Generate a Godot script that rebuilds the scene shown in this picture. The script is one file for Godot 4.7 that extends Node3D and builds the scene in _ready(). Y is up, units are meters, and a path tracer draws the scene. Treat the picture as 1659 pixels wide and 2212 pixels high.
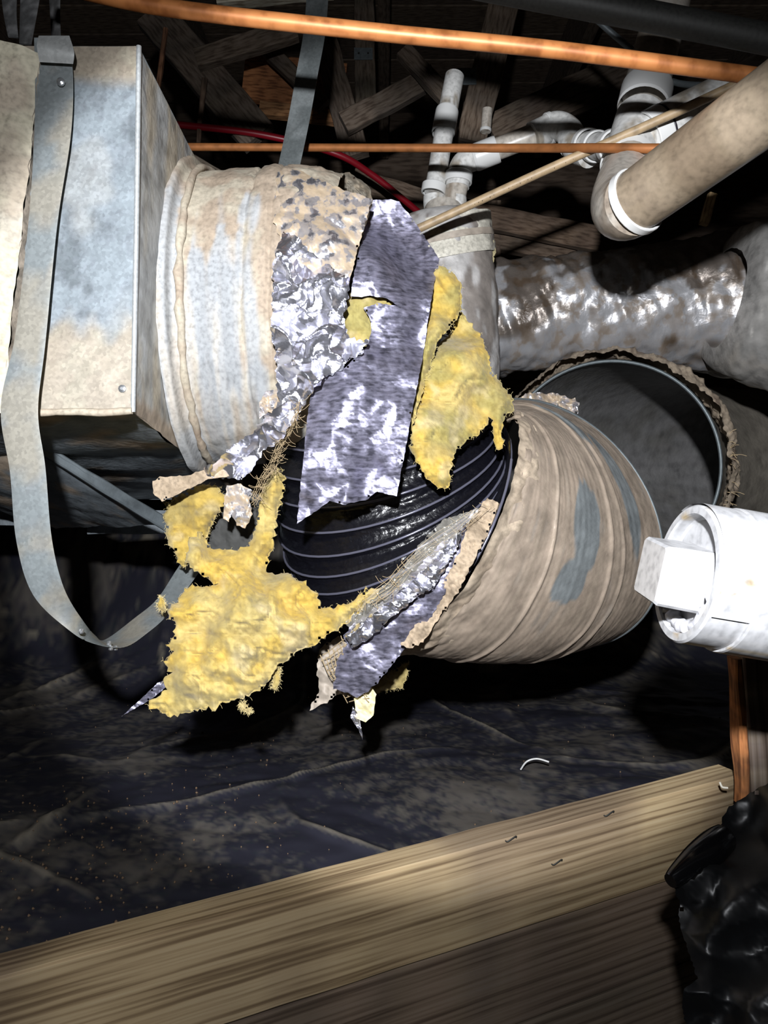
extends Node3D

const FOCAL := 1650.0
const EYE := 0.55
var mats := {}
var noise_a := FastNoiseLite.new()
var noise_b := FastNoiseLite.new()
var noise_c := FastNoiseLite.new()
var noise_r := FastNoiseLite.new()
var taken := {}
var rng := RandomNumberGenerator.new()
var none: Callable

# ---------------------------------------------------------------- helpers
func pt(x: float, y: float, d: float) -> Vector3:
	return Vector3((x - 829.5) / FOCAL * d, EYE + (1106.0 - y) / FOCAL * d, -d)

func pv(dx: float, dy: float, d: float, nearer := 0.0) -> Vector3:
	return Vector3(dx / FOCAL * d, -dy / FOCAL * d, nearer)

func numbered(called: String) -> String:
	if not taken.has(called):
		taken[called] = 0
		return called
	taken[called] += 1
	return "%s_%03d" % [called, taken[called]]

func tag(o: Node, label: String, category := "", group := "", kind := "") -> void:
	if label: o.set_meta("label", label)
	if category: o.set_meta("category", category)
	if group: o.set_meta("group", group)
	if kind: o.set_meta("kind", kind)

func thing(called: String, label: String, category: String, base := Vector3.ZERO, group := "") -> Node3D:
	var o := Node3D.new()
	o.name = numbered(called)
	add_child(o)
	o.position = base
	tag(o, label, category, group)
	return o

func origin_of(n: Node) -> Vector3:
	var o := Vector3.ZERO
	while n != self and n is Node3D:
		o += n.position
		n = n.get_parent()
	return o

# commits arrays in world places as ONE mesh under parent
func put(called: String, m: Dictionary, mat: Material, parent: Node, at = null) -> MeshInstance3D:
	var o := MeshInstance3D.new()
	o.name = numbered(called) if parent == self else called
	var base: Vector3 = origin_of(parent)
	var pos: Vector3 = Vector3.ZERO
	if at != null: pos = at - base
	var off: Vector3 = base + pos
	var v: PackedVector3Array = m.v
	for i in v.size(): v[i] = v[i] - off
	var arr := []
	arr.resize(Mesh.ARRAY_MAX)
	arr[Mesh.ARRAY_VERTEX] = v
	arr[Mesh.ARRAY_NORMAL] = m.n
	if m.uv.size() == v.size(): arr[Mesh.ARRAY_TEX_UV] = m.uv
	if m.c.size() == v.size(): arr[Mesh.ARRAY_COLOR] = m.c
	arr[Mesh.ARRAY_INDEX] = m.i
	var am := ArrayMesh.new()
	am.add_surface_from_arrays(Mesh.PRIMITIVE_TRIANGLES, arr)
	am.surface_set_material(0, mat)
	o.mesh = am
	parent.add_child(o, true)
	o.position = pos
	o.cast_shadow = GeometryInstance3D.SHADOW_CASTING_SETTING_ON
	return o

func fresh() -> Dictionary:
	return {"v": PackedVector3Array(), "n": PackedVector3Array(), "c": PackedColorArray(), "uv": PackedVector2Array(), "i": PackedInt32Array()}

func join(a: Dictionary, b: Dictionary) -> Dictionary:
	var k: int = a.v.size()
	var ca: bool = a.c.size() == k
	a.v.append_array(b.v); a.n.append_array(b.n); a.uv.append_array(b.uv)
	if ca and b.c.size() == b.v.size(): a.c.append_array(b.c)
	var ii: PackedInt32Array = a.i
	for x in b.i: ii.append(x + k)
	a.i = ii
	return a

func sm(a: float, b: float, x: float) -> float:
	return smoothstep(a, b, x)

# rows of points -> smooth surface; flip turns the normals
func grid(rows: Array, colors: Array, wrap: bool, flip := false, us := 1.0, vs := 1.0) -> Dictionary:
	var m := fresh()
	var h: int = rows.size()
	var w: int = rows[0].size()
	var cw: int = w + 1 if wrap else w
	var v := PackedVector3Array(); var n := PackedVector3Array(); var c := PackedColorArray(); var uv := PackedVector2Array(); var ix := PackedInt32Array()
	var lu := 0.0
	var lv := 0.0
	for i in w - 1: lu += rows[h / 2][i].distance_to(rows[h / 2][i + 1])
	for j in h - 1: lv += rows[j][w / 4].distance_to(rows[j + 1][w / 4])
	for j in h:
		for i in cw:
			var k: int = i % w
			var p: Vector3 = rows[j][k]
			var a: Vector3 = rows[j][(k + 1) % w] - rows[j][(k - 1 + w) % w] if wrap else rows[j][mini(k + 1, w - 1)] - rows[j][maxi(k - 1, 0)]
			var b: Vector3 = rows[mini(j + 1, h - 1)][k] - rows[maxi(j - 1, 0)][k]
			var q := a.cross(b)
			q = q.normalized() if q.length_squared() > 1e-16 else Vector3.UP
			v.append(p)
			n.append(-q if flip else q)
			if colors: c.append(colors[j][k])
			uv.append(Vector2(lu * us * i / maxf(1, cw - 1), lv * vs * j / maxf(1, h - 1)))
	for j in h - 1:
		for i in cw - 1:
			var a0 := j * cw + i
			if not flip:
				ix.append_array([a0, a0 + cw, a0 + 1, a0 + 1, a0 + cw, a0 + cw + 1])
			else:
				ix.append_array([a0, a0 + 1, a0 + cw, a0 + 1, a0 + cw + 1, a0 + cw])
	m.v = v; m.n = n; m.c = c; m.uv = uv; m.i = ix
	return m

func crom(a: Vector3, b: Vector3, c: Vector3, d: Vector3, t: float) -> Vector3:
	return b.cubic_interpolate(c, a, d, t)

func ring_at(rings: Array, t: float) -> Array:
	var s: float = t * (rings.size() - 1)
	var k: int = mini(int(s), rings.size() - 2)
	var f: float = s - k
	var out := []
	for q in 3:
		out.append(crom(rings[maxi(k - 1, 0)][q], rings[k][q], rings[k + 1][q], rings[mini(k + 2, rings.size() - 1)][q], f))
	return out

# rings: [centre, A, B]; disp(u, t, p) in metres outwards; color(u, t, p)
func loft(rings: Array, nu: int, nt: int, disp: Callable, color: Callable, u0 := 0.0, u1 := 1.0) -> Dictionary:
	var rows := []
	var cols := []
	var wrap: bool = u0 == 0.0 and u1 == 1.0
	for j in nt + 1:
		var t := float(j) / nt
		var r := ring_at(rings, t)
		var row := PackedVector3Array()
		var cr := PackedColorArray()
		for i in (nu if wrap else nu + 1):
			var u: float = u0 + (u1 - u0) * i / nu
			var rad: Vector3 = r[1] * cos(u * TAU) + r[2] * sin(u * TAU)
			var p: Vector3 = r[0] + rad
			if disp.is_valid(): p += rad.normalized() * disp.call(u, t, p)
			row.append(p)
			if color.is_valid(): cr.append(color.call(u, t, p))
		rows.append(row)
		cols.append(cr)
	var flip := false
	var e: Vector3 = rows[nt / 2][0]
	var du: Vector3 = rows[nt / 2][1] - e
	var dt: Vector3 = rows[mini(nt / 2 + 1, nt)][0] - e
	flip = du.cross(dt).dot(e - ring_at(rings, 0.5)[0]) < 0.0
	return grid(rows, cols if color.is_valid() else [], wrap, flip)

func smooth_path(p: Array, per := 8) -> PackedVector3Array:
	var out := PackedVector3Array()
	for k in p.size() - 1:
		for j in per:
			out.append(crom(p[maxi(k - 1, 0)], p[k], p[k + 1], p[mini(k + 2, p.size() - 1)], float(j) / per))
	out.append(p[-1])
	return out

# a round pipe along points; radius may be a number or an array
func tube(p: PackedVector3Array, radius, seg := 16, caps := true, color = null) -> Dictionary:
	var rows := []
	var cols := []
	var side := Vector3.ZERO
	for k in p.size():
		var dir := (p[mini(k + 1, p.size() - 1)] - p[maxi(k - 1, 0)]).normalized()
		if side == Vector3.ZERO:
			side = dir.cross(Vector3.UP if absf(dir.y) < 0.9 else Vector3.RIGHT).normalized()
		side = (side - dir * side.dot(dir)).normalized()
		var up := dir.cross(side)
		var r: float = radius[k] if radius is Array or radius is PackedFloat32Array else radius
		var row := PackedVector3Array()
		var cr := PackedColorArray()
		for i in seg:
			var a := TAU * i / seg
			row.append(p[k] + (side * cos(a) + up * sin(a)) * r)
			if color is Callable: cr.append(color.call(p[k], float(i) / seg, float(k) / (p.size() - 1)))
		rows.append(row)
		cols.append(cr)
	var m := grid(rows, cols if color is Callable else [], true, false)
	if caps:
		for e in 2:
			var k: int = 0 if e == 0 else p.size() - 1
			var nn := (p[0] - p[1]).normalized() if e == 0 else (p[-1] - p[-2]).normalized()
			var b: int = m.v.size()
			m.v.append(p[k]); m.n.append(nn); m.uv.append(Vector2.ZERO)
			if color is Callable: m.c.append(color.call(p[k], 0.0, float(e)))
			for i in seg:
				m.v.append(rows[k][i]); m.n.append(nn); m.uv.append(Vector2.ZERO)
				if color is Callable: m.c.append(color.call(p[k], float(i) / seg, float(e)))
			for i in seg:
				var j := (i + 1) % seg
				if e == 0: m.i.append_array([b, b + 1 + i, b + 1 + j])
				else: m.i.append_array([b, b + 1 + j, b + 1 + i])
	return m

# profile [[radius, along], ...] turned about the axis; hard edges where a radius step doubles a point
func lathe(a: Vector3, axis: Vector3, prof: Array, seg := 40, color = null) -> Dictionary:
	axis = axis.normalized()
	var side := axis.cross(Vector3.UP if absf(axis.y) < 0.9 else Vector3.RIGHT).normalized()
	var up := axis.cross(side)
	var m := fresh()
	for k in prof.size() - 1:
		var r0: float = prof[k][0]; var r1: float = prof[k + 1][0]
		var l0: float = prof[k][1]; var l1: float = prof[k + 1][1]
		var b: int = m.v.size()
		for i in seg + 1:
			var an := TAU * i / seg
			var rad := side * cos(an) + up * sin(an)
			var nn := (rad * (l1 - l0) - axis * (r1 - r0)).normalized()
			for q in [[r0, l0], [r1, l1]]:
				m.v.append(a + axis * q[1] + rad * q[0])
				m.n.append(nn)
				m.uv.append(Vector2(an / TAU, q[1]))
				if color is Callable: m.c.append(color.call(a + axis * q[1] + rad * q[0]))
		for i in seg:
			var s: int = b + 2 * i
			m.i.append_array([s, s + 1, s + 2, s + 2, s + 1, s + 3])
	return m

# a board from a to b: chamfered section of width (along up) and thickness
func board(a: Vector3, b: Vector3, up: Vector3, width: float, thick: float, ch := 0.003, wav := 0.0, segs := 10, tint = null) -> Dictionary:
	var dir := (b - a).normalized()
	up = (up - dir * up.dot(dir)).normalized()
	var out := dir.cross(up)
	var w := width / 2; var t := thick / 2
	var sec := [Vector2(-w + ch, -t), Vector2(w - ch, -t), Vector2(w, -t + ch), Vector2(w, t - ch), Vector2(w - ch, t), Vector2(-w + ch, t), Vector2(-w, t - ch), Vector2(-w, -t + ch)]
	var m := fresh()
	var length := a.distance_to(b)
	var per := 0.0
	for k in 8:
		var s0: Vector2 = sec[k]
		var s1: Vector2 = sec[(k + 1) % 8]
		var e := s1 - s0
		var nn := (up * e.y * 1.0 - out * e.x).normalized()
		if nn.dot(up * (s0.x + s1.x) + out * (s0.y + s1.y)) < 0: nn = -nn
		var b0: int = m.v.size()
		for j in segs + 1:
			var f := float(j) / segs
			for s in [s0, s1]:
				var p: Vector3 = a.lerp(b, f) + up * s.x + out * s.y
				if wav > 0: p += (up * noise_a.get_noise_3dv(p * 9.0 + up * s.x * 30) + out * 0.3 * noise_a.get_noise_3dv(p * 5.0)) * wav
				m.v.append(p); m.n.append(nn)
				m.uv.append(Vector2(f * length, per + (0.0 if s == s0 else e.length())))
				if tint is Callable: m.c.append(tint.call(p))
				elif tint is Color: m.c.append(tint)
		var face: Vector3 = (m.v[b0 + 1] - m.v[b0]).cross(m.v[b0 + 2] - m.v[b0])
		for j in segs:
			var q: int = b0 + 2 * j
			if face.dot(nn) < 0: m.i.append_array([q, q + 1, q + 2, q + 2, q + 1, q + 3])
			else: m.i.append_array([q, q + 2, q + 1, q + 2, q + 3, q + 1])
		per += e.length()
	for e2 in 2:
		var c: Vector3 = a if e2 == 0 else b
		var nn := -dir if e2 == 0 else dir
		var b0: int = m.v.size()
		for s in sec:
			m.v.append(c + up * s.x + out * s.y); m.n.append(nn); m.uv.append(s)
			if tint is Callable: m.c.append(tint.call(c + up * s.x + out * s.y))
			elif tint is Color: m.c.append(tint)
		var face2: Vector3 = (m.v[b0 + 1] - m.v[b0]).cross(m.v[b0 + 2] - m.v[b0])
		for k in range(1, 7):
			if face2.dot(nn) < 0: m.i.append_array([b0, b0 + k, b0 + k + 1])
			else: m.i.append_array([b0, b0 + k + 1, b0 + k])
	return m

# depth at a place from a few known depths
func depth_of(known: Array, x: float, y: float, spread := 120.0) -> float:
	var s := 0.0
	var w := 0.0
	for k in known:
		var q: float = ((k[0] - x) * (k[0] - x) + (k[1] - y) * (k[1] - y)) / (spread * spread)
		var g: float = 1.0 / (0.02 + q * q)
		s += g * k[2]; w += g
	return s / w

# depth at which the line of sight meets the collar's round surface
func on_collar(x: float, y: float, r: float) -> float:
	var b := (1106.0 - y) / FOCAL
	var q := b * 0.335 + 1.36
	var a := b * b + 1.0
	var disc := q * q - a * (0.335 * 0.335 + 1.36 * 1.36 - r * r)
	return (q - sqrt(maxf(disc, 0.0))) / a

func dense(poly: Array, step: float, rough: float, seed_no := 0) -> PackedVector2Array:
	var out := PackedVector2Array()
	for k in poly.size():
		var a: Vector2 = poly[k]
		var b: Vector2 = poly[(k + 1) % poly.size()]
		var n := maxi(1, int(a.distance_to(b) / step))
		var side := (b - a).orthogonal().normalized()
		for j in n:
			var p := a.lerp(b, float(j) / n)
			if rough > 0 : p += side * rough * (noise_b.get_noise_2d(p.x * 7.0 + seed_no * 91, p.y * 7.0) + 0.5 * noise_b.get_noise_2d(p.x * 21.0, p.y * 21.0 + seed_no * 37))
			out.append(p)
	return out

func edge_distance(poly: PackedVector2Array, p: Vector2) -> float:
	var best := 1e9
	for k in poly.size():
		var q := Geometry2D.get_closest_point_to_segment(p, poly[k], poly[(k + 1) % poly.size()])
		best = minf(best, p.distance_squared_to(q))
	return sqrt(best)

# an irregular sheet of real thickness: outline, place(x, y) -> Vector3 on its middle, thick(x, y, edge) in metres, color(p, x, y)
func sheet(poly: PackedVector2Array, step: float, place: Callable, thick: Callable, color: Callable, edges := false) -> Dictionary:
	var lo := Vector2(1e9, 1e9)
	var hi := -lo
	for p in poly:
		lo = lo.min(p); hi = hi.max(p)
	var m := fresh()
	var nx := int((hi.x - lo.x) / step) + 1
	var ny := int((hi.y - lo.y) / step) + 1
	var inside := []
	for j in ny + 1:
		var row := PackedByteArray()
		for i in nx + 1:
			row.append(1 if Geometry2D.is_point_in_polygon(lo + Vector2(i, j) * step, poly) else 0)
		inside.append(row)
	var near := {}
	for k in poly.size():
		var a := poly[k]
		var b := poly[(k + 1) % poly.size()]
		var n := int(a.distance_to(b) / (step * 0.3)) + 1
		for q in n + 1:
			var c := ((a.lerp(b, float(q) / n) - lo) / step).floor()
			near[Vector2i(c)] = true
	var cache := {}
	var v := PackedVector3Array(); var nr := PackedVector3Array(); var cl := PackedColorArray(); var uv := PackedVector2Array(); var ix := PackedInt32Array()
	var where := func(x: float, y: float, s: float) -> Vector3:
		var q: Vector3 = place.call(x, y)
		var th: float = thick.call(x, y, edge_distance(poly, Vector2(x, y)) if edges else 1e6)
		return q + (Vector3(0, EYE, 0) - q).normalized() * th * s
	var add := func(p: Vector2, s: float) -> int:
		var key := Vector3i(roundi(p.x * 20), roundi(p.y * 20), int(s))
		if cache.has(key): return cache[key]
		var q: Vector3 = where.call(p.x, p.y, s)
		var e := maxf(1.5, step * 0.4)
		var a: Vector3 = where.call(p.x + e, p.y, s) - q
		var b: Vector3 = where.call(p.x, p.y + e, s) - q
		var nn := b.cross(a).normalized() * s
		v.append(q); nr.append(nn); uv.append(Vector2(q.x, q.y))
		if color.is_valid(): cl.append(color.call(q, p.x, p.y))
		cache[key] = v.size() - 1
		return v.size() - 1
	for s in [1.0, -1.0]:
		for j in ny:
			for i in nx:
				var o := lo + Vector2(i, j) * step
				var q := [o, o + Vector2(step, 0), o + Vector2(step, step), o + Vector2(0, step)]
				if not near.has(Vector2i(i, j)):
					if inside[j][i] and inside[j][i + 1] and inside[j + 1][i] and inside[j + 1][i + 1]:
						var k := [add.call(q[0], s), add.call(q[1], s), add.call(q[2], s), add.call(q[3], s)]
						if s > 0: ix.append_array([k[0], k[1], k[2], k[0], k[2], k[3]])
						else: ix.append_array([k[0], k[2], k[1], k[0], k[3], k[2]])
					continue
				for cut in Geometry2D.intersect_polygons(PackedVector2Array(q), poly):
					if Geometry2D.is_polygon_clockwise(cut): cut.reverse()
					var tri := Geometry2D.triangulate_polygon(cut)
					for z in range(0, tri.size(), 3):
						var k := [add.call(cut[tri[z]], s), add.call(cut[tri[z + 1]], s), add.call(cut[tri[z + 2]], s)]
						if s > 0: ix.append_array([k[0], k[1], k[2]])
						else: ix.append_array([k[0], k[2], k[1]])
	if not edges:
		for k in poly.size():
			var a := poly[k]
			var b := poly[(k + 1) % poly.size()]
			var k0: int = v.size()
			for p in [a, b]:
				for s in [1.0, -1.0]:
					v.append(where.call(p.x, p.y, s))
					var o2 := (b - a).orthogonal().normalized()
					nr.append(Vector3(o2.x, -o2.y, 0)); uv.append(Vector2.ZERO)
					if color.is_valid(): cl.append(color.call(v[-1], p.x, p.y))
			ix.append_array([k0, k0 + 1, k0 + 2, k0 + 2, k0 + 1, k0 + 3])
	m.v = v; m.n = nr; m.c = cl; m.uv = uv; m.i = ix
	return m

func v2(flat: Array) -> Array:
	var out := []
	for k in range(0, flat.size(), 2): out.append(Vector2(flat[k], flat[k + 1]))
	return out

func srgb(r: float, g: float, b: float) -> Color:
	return Color(r, g, b).srgb_to_linear()

# ---------------------------------------------------------------- materials
func noise_tex(kind: int, freq: float, octaves: int, seed_no: int, ramp: Array, size := 512, cell := 0, ridged := false) -> NoiseTexture2D:
	var n := FastNoiseLite.new()
	n.noise_type = kind
	n.frequency = freq
	n.seed = seed_no
	n.fractal_octaves = octaves
	n.fractal_type = FastNoiseLite.FRACTAL_FBM if octaves > 1 else FastNoiseLite.FRACTAL_NONE
	if ridged: n.fractal_type = FastNoiseLite.FRACTAL_RIDGED
	if kind == FastNoiseLite.TYPE_CELLULAR: n.cellular_return_type = cell
	var t := NoiseTexture2D.new()
	t.width = size; t.height = size
	t.seamless = true
	t.noise = n
	if ramp:
		var g := Gradient.new()
		var off := PackedFloat32Array()
		var col := PackedColorArray()
		for r in ramp:
			off.append(r[0]); col.append(r[1])
		g.offsets = off; g.colors = col
		t.color_ramp = g
	return t

func bump_tex(kind: int, freq: float, octaves: int, seed_no: int, strength: float, size := 512, cell := 0, ridged := false) -> NoiseTexture2D:
	var t := noise_tex(kind, freq, octaves, seed_no, [], size, cell, ridged)
	t.as_normal_map = true
	t.bump_strength = strength
	return t

func std(called: String, color: Color, rough := 0.8, metal := 0.0, tex: Texture2D = null, scale := Vector3.ONE * 4, tri := true, vc := false) -> StandardMaterial3D:
	var m := StandardMaterial3D.new()
	m.resource_name = called
	m.albedo_color = color
	m.roughness = rough
	m.metallic = metal
	m.cull_mode = BaseMaterial3D.CULL_DISABLED
	if tex: m.albedo_texture = tex
	m.uv1_scale = scale
	m.uv1_triplanar = tri
	m.vertex_color_use_as_albedo = vc
	mats[called] = m
	return m

func normal_on(m: StandardMaterial3D, t: Texture2D, s := 1.0) -> void:
	m.normal_enabled = true
	m.normal_texture = t
	m.normal_scale = s

func grey(a: float) -> Color:
	return Color(a, a, a)

func make_materials() -> void:
	var SIM := FastNoiseLite.TYPE_SIMPLEX_SMOOTH
	var CEL := FastNoiseLite.TYPE_CELLULAR
	var blotch := noise_tex(SIM, 0.012, 5, 3, [[0.0, grey(0.62)], [0.45, grey(0.86)], [1.0, grey(1.0)]])
	var fine := noise_tex(SIM, 0.05, 4, 7, [[0.0, grey(0.7)], [0.5, grey(0.92)], [1.0, grey(1.0)]])
	var grain := noise_tex(FastNoiseLite.TYPE_PERLIN, 0.02, 5, 11, [[0.15, Color(0.62, 0.57, 0.52)], [0.42, Color(0.85, 0.82, 0.78)], [0.6, Color(0.95, 0.93, 0.9)], [0.9, Color(1, 1, 1)]])
	var spangle := noise_tex(CEL, 0.06, 1, 5, [[0.0, grey(0.88)], [1.0, grey(1.0)]], 512, 0)
	var fine_n := bump_tex(SIM, 0.04, 4, 21, 4.0)
	var crumple_n := bump_tex(SIM, 0.012, 4, 23, 10.0, 512, 0, true)
	var soft_n := bump_tex(SIM, 0.012, 3, 29, 7.0)
	var fibre_n := bump_tex(SIM, 0.03, 5, 31, 9.0)
	std("zinc", Color(1, 1, 1), 0.5, 0.35, spangle, Vector3.ONE * 9, true, true)
	std("mastic", Color(1, 1, 1), 0.75, 0.0, fine, Vector3.ONE * 4, true, true)
	normal_on(mats.mastic, fine_n, 0.25)
	std("mastic_smooth", Color(1, 1, 1), 0.55, 0.1, blotch, Vector3.ONE * 3, true, true)
	normal_on(mats.mastic_smooth, fine_n, 0.3)
	std("zinc_dark", Color(0.42, 0.45, 0.46), 0.5, 0.4, spangle, Vector3.ONE * 6)
	std("dark_steel", Color(0.09, 0.09, 0.1), 0.5, 0.2, blotch, Vector3.ONE * 3)
	std("foil", Color(0.93, 0.93, 0.97), 0.27, 0.95)
	mats.foil.uv1_scale = Vector3.ONE * 5
	normal_on(mats.foil, crumple_n, 0.12)
	std("foil_flap", Color(0.7, 0.69, 0.78), 0.42, 0.66, noise_tex(SIM, 0.018, 5, 41, [[0.2, grey(0.45)], [0.5, grey(0.8)], [0.8, grey(1.0)]]), Vector3(6, 15, 6))
	normal_on(mats.foil_flap, crumple_n, 0.12)
	var dust_mask := noise_tex(SIM, 0.01, 5, 43, [[0.0, grey(0.05)], [0.52, grey(0.08)], [0.62, grey(0.9)], [1.0, grey(1.0)]])
	var dust_color := noise_tex(SIM, 0.01, 5, 43, [[0.0, Color(0.74, 0.66, 0.55)], [0.52, Color(0.7, 0.63, 0.54)], [0.62, Color(0.75, 0.75, 0.78)], [1.0, Color(0.85, 0.85, 0.88)]])
	std("foil_dusty", Color(1, 1, 1), 0.4, 1.0, dust_color, Vector3.ONE * 7)
	mats.foil_dusty.metallic_texture = dust_mask
	normal_on(mats.foil_dusty, crumple_n, 0.2)
	var dirt_mask := noise_tex(SIM, 0.012, 5, 47, [[0.0, grey(0.05)], [0.38, grey(0.1)], [0.52, grey(0.5)], [1.0, grey(0.62)]])
	var dirt_color := noise_tex(SIM, 0.012, 5, 47, [[0.0, Color(0.45, 0.4, 0.35)], [0.38, Color(0.52, 0.48, 0.44)], [0.52, Color(0.7, 0.7, 0.71)], [1.0, Color(0.8, 0.8, 0.81)]])
	std("foil_grimy", Color(1, 1, 1), 0.36, 1.0, dirt_color, Vector3.ONE * 3, true, true)
	mats.foil_grimy.metallic_texture = dirt_mask
	normal_on(mats.foil_grimy, crumple_n, 0.25)
	std("foil_bright", Color(0.84, 0.83, 0.81), 0.32, 0.6, blotch, Vector3.ONE * 5)
	normal_on(mats.foil_bright, crumple_n, 0.2)
	std("core", Color(0.06, 0.06, 0.085), 0.3, 0.0, fine, Vector3.ONE * 6)
	normal_on(mats.core, bump_tex(SIM, 0.02, 4, 51, 8.0), 0.5)
	std("core_wire", Color(0.42, 0.42, 0.48), 0.2, 0.4)
	std("wool", Color(1, 1, 1), 0.95, 0.0, noise_tex(SIM, 0.03, 5, 53, [[0.2, Color(0.86, 0.84, 0.78)], [0.5, Color(0.96, 0.95, 0.93)], [1.0, Color(1, 1, 1)]]), Vector3.ONE * 5, true, true)
	normal_on(mats.wool, fibre_n, 0.35)
	mats.wool.rim_enabled = true; mats.wool.rim = 0.25; mats.wool.rim_tint = 0.6
	std("plastic_black", Color(1, 1, 1), 0.34, 0.0, null, Vector3.ONE, true, true)
	normal_on(mats.plastic_black, soft_n, 0.12)
	mats.plastic_black.uv1_scale = Vector3.ONE * 2.0
	std("liner", Color(0.022, 0.024, 0.03), 0.45, 0.0)
	normal_on(mats.liner, soft_n, 0.1)
	std("liner_gloss", Color(0.03, 0.03, 0.036), 0.16, 0.0)
	std("film", Color(0.85, 0.83, 0.78, 0.12), 0.12, 0.0)
	mats.film.transparency = BaseMaterial3D.TRANSPARENCY_ALPHA
	std("pvc", Color(1, 1, 1), 0.35, 0.0, fine, Vector3.ONE * 3, true, true)
	std("pvc_white", Color(0.84, 0.84, 0.83), 0.3, 0.0)
	std("pvc_dusty", Color(0.74, 0.69, 0.63), 0.6, 0.0, blotch, Vector3.ONE * 5)
	std("primer", Color(0.06, 0.04, 0.1), 0.4)
	std("copper", Color(0.80, 0.53, 0.31), 0.45, 0.25, noise_tex(SIM, 0.02, 5, 61, [[0.2, Color(0.72, 0.66, 0.6)], [0.5, Color(0.95, 0.92, 0.9)], [1.0, Color(1, 1, 1)]]), Vector3.ONE * 2)
	std("copper_dull", Color(0.72, 0.46, 0.26), 0.5, 0.35, blotch, Vector3.ONE * 4)
	std("iron", Color(0.2, 0.2, 0.19), 0.55, 0.3, fine, Vector3.ONE * 5)
	std("red_pipe", Color(0.46, 0.05, 0.1), 0.35)
	std("tan_pipe", Color(0.72, 0.62, 0.48), 0.5, 0.0, blotch, Vector3.ONE * 6)
	std("ink", Color(0.08, 0.07, 0.06), 0.8)
	std("wood", Color(1, 1, 1), 0.82, 0.0, grain, Vector3(0.3, 15, 1), false, true)
	normal_on(mats.wood, bump_tex(FastNoiseLite.TYPE_PERLIN, 0.02, 5, 11, 5.0), 0.25)
	std("wood_rough", Color(1, 1, 1), 0.9, 0.0, grain, Vector3(2.5, 14, 1), false, true)
	std("tape", Color(0.86, 0.84, 0.78), 0.5, 0.05, fine, Vector3.ONE * 4)
	normal_on(mats.tape, crumple_n, 0.25)
	std("mastic_tan", Color(0.72, 0.64, 0.54), 0.85, 0.0, fine, Vector3.ONE * 5)
	normal_on(mats.mastic_tan, crumple_n, 0.35)
	std("backing", Color(0.27, 0.27, 0.26), 0.8, 0.0, blotch, Vector3.ONE * 6)
	std("soot", Color(0.02, 0.02, 0.02), 0.9)
	std("soil", Color(0.42, 0.34, 0.26), 0.9)
	std("thread", Color(0.66, 0.58, 0.45), 0.9)
	std("paper", Color(0.9, 0.86, 0.68), 0.7)
	normal_on(mats.paper, crumple_n, 0.5)
	std("steel_bright", Color(0.7, 0.71, 0.72), 0.35, 0.8)
	std("cream", Color(0.86, 0.84, 0.78), 0.8)

func flat_color(c: Color) -> Callable:
	return func(_u, _t, _p): return c

func fbm(p: Vector3, s: float) -> float:
	return noise_a.get_noise_3dv(p * s) + 0.5 * noise_a.get_noise_3dv(p * s * 2.1) + 0.25 * noise_a.get_noise_3dv(p * s * 4.3)

# ---------------------------------------------------------------- scene
func _ready() -> void:
	rng.seed = 7
	for n in [noise_a, noise_b, noise_c]:
		n.noise_type = FastNoiseLite.TYPE_SIMPLEX_SMOOTH
		n.fractal_type = FastNoiseLite.FRACTAL_NONE
	noise_a.frequency = 1.0; noise_a.seed = 4
	noise_b.frequency = 0.01; noise_b.seed = 9
	noise_r.noise_type = FastNoiseLite.TYPE_SIMPLEX_SMOOTH
	noise_r.fractal_type = FastNoiseLite.FRACTAL_RIDGED
	noise_r.fractal_octaves = 3
	noise_r.fractal_gain = 0.45
	noise_r.frequency = 0.01; noise_r.seed = 17
	noise_c.noise_type = FastNoiseLite.TYPE_CELLULAR
	noise_c.cellular_return_type = FastNoiseLite.RETURN_DISTANCE2_SUB
	noise_c.frequency = 1.0; noise_c.seed = 12

	var cam := Camera3D.new()
	cam.name = "camera"
	cam.fov = rad_to_deg(2.0 * atan(1106.0 / FOCAL))
	cam.near = 0.05
	add_child(cam)
	cam.position = Vector3(0, EYE, 0)
	cam.current = true

	var env := Environment.new()
	env.background_mode = Environment.BG_COLOR
	env.background_color = Color.BLACK
	env.tonemap_mode = Environment.TONE_MAPPER_LINEAR
	env.tonemap_exposure = 1.0
	env.sdfgi_enabled = true
	env.ssao_enabled = true
	env.ssil_enabled = true
	var we := WorldEnvironment.new()
	we.name = "surroundings"
	we.environment = env
	add_child(we)

	make_materials()
	head_lamp()
	room()
	trunk_duct()
	boot_and_flex()
	elbow_sleeve()
	open_round_duct()
	silver_ducts()
	insulation()
	flaps()
	planks()
	pipes()
	drain()
	cleanout()
	straps()
	background_boards()
	loose_bits()

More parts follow.
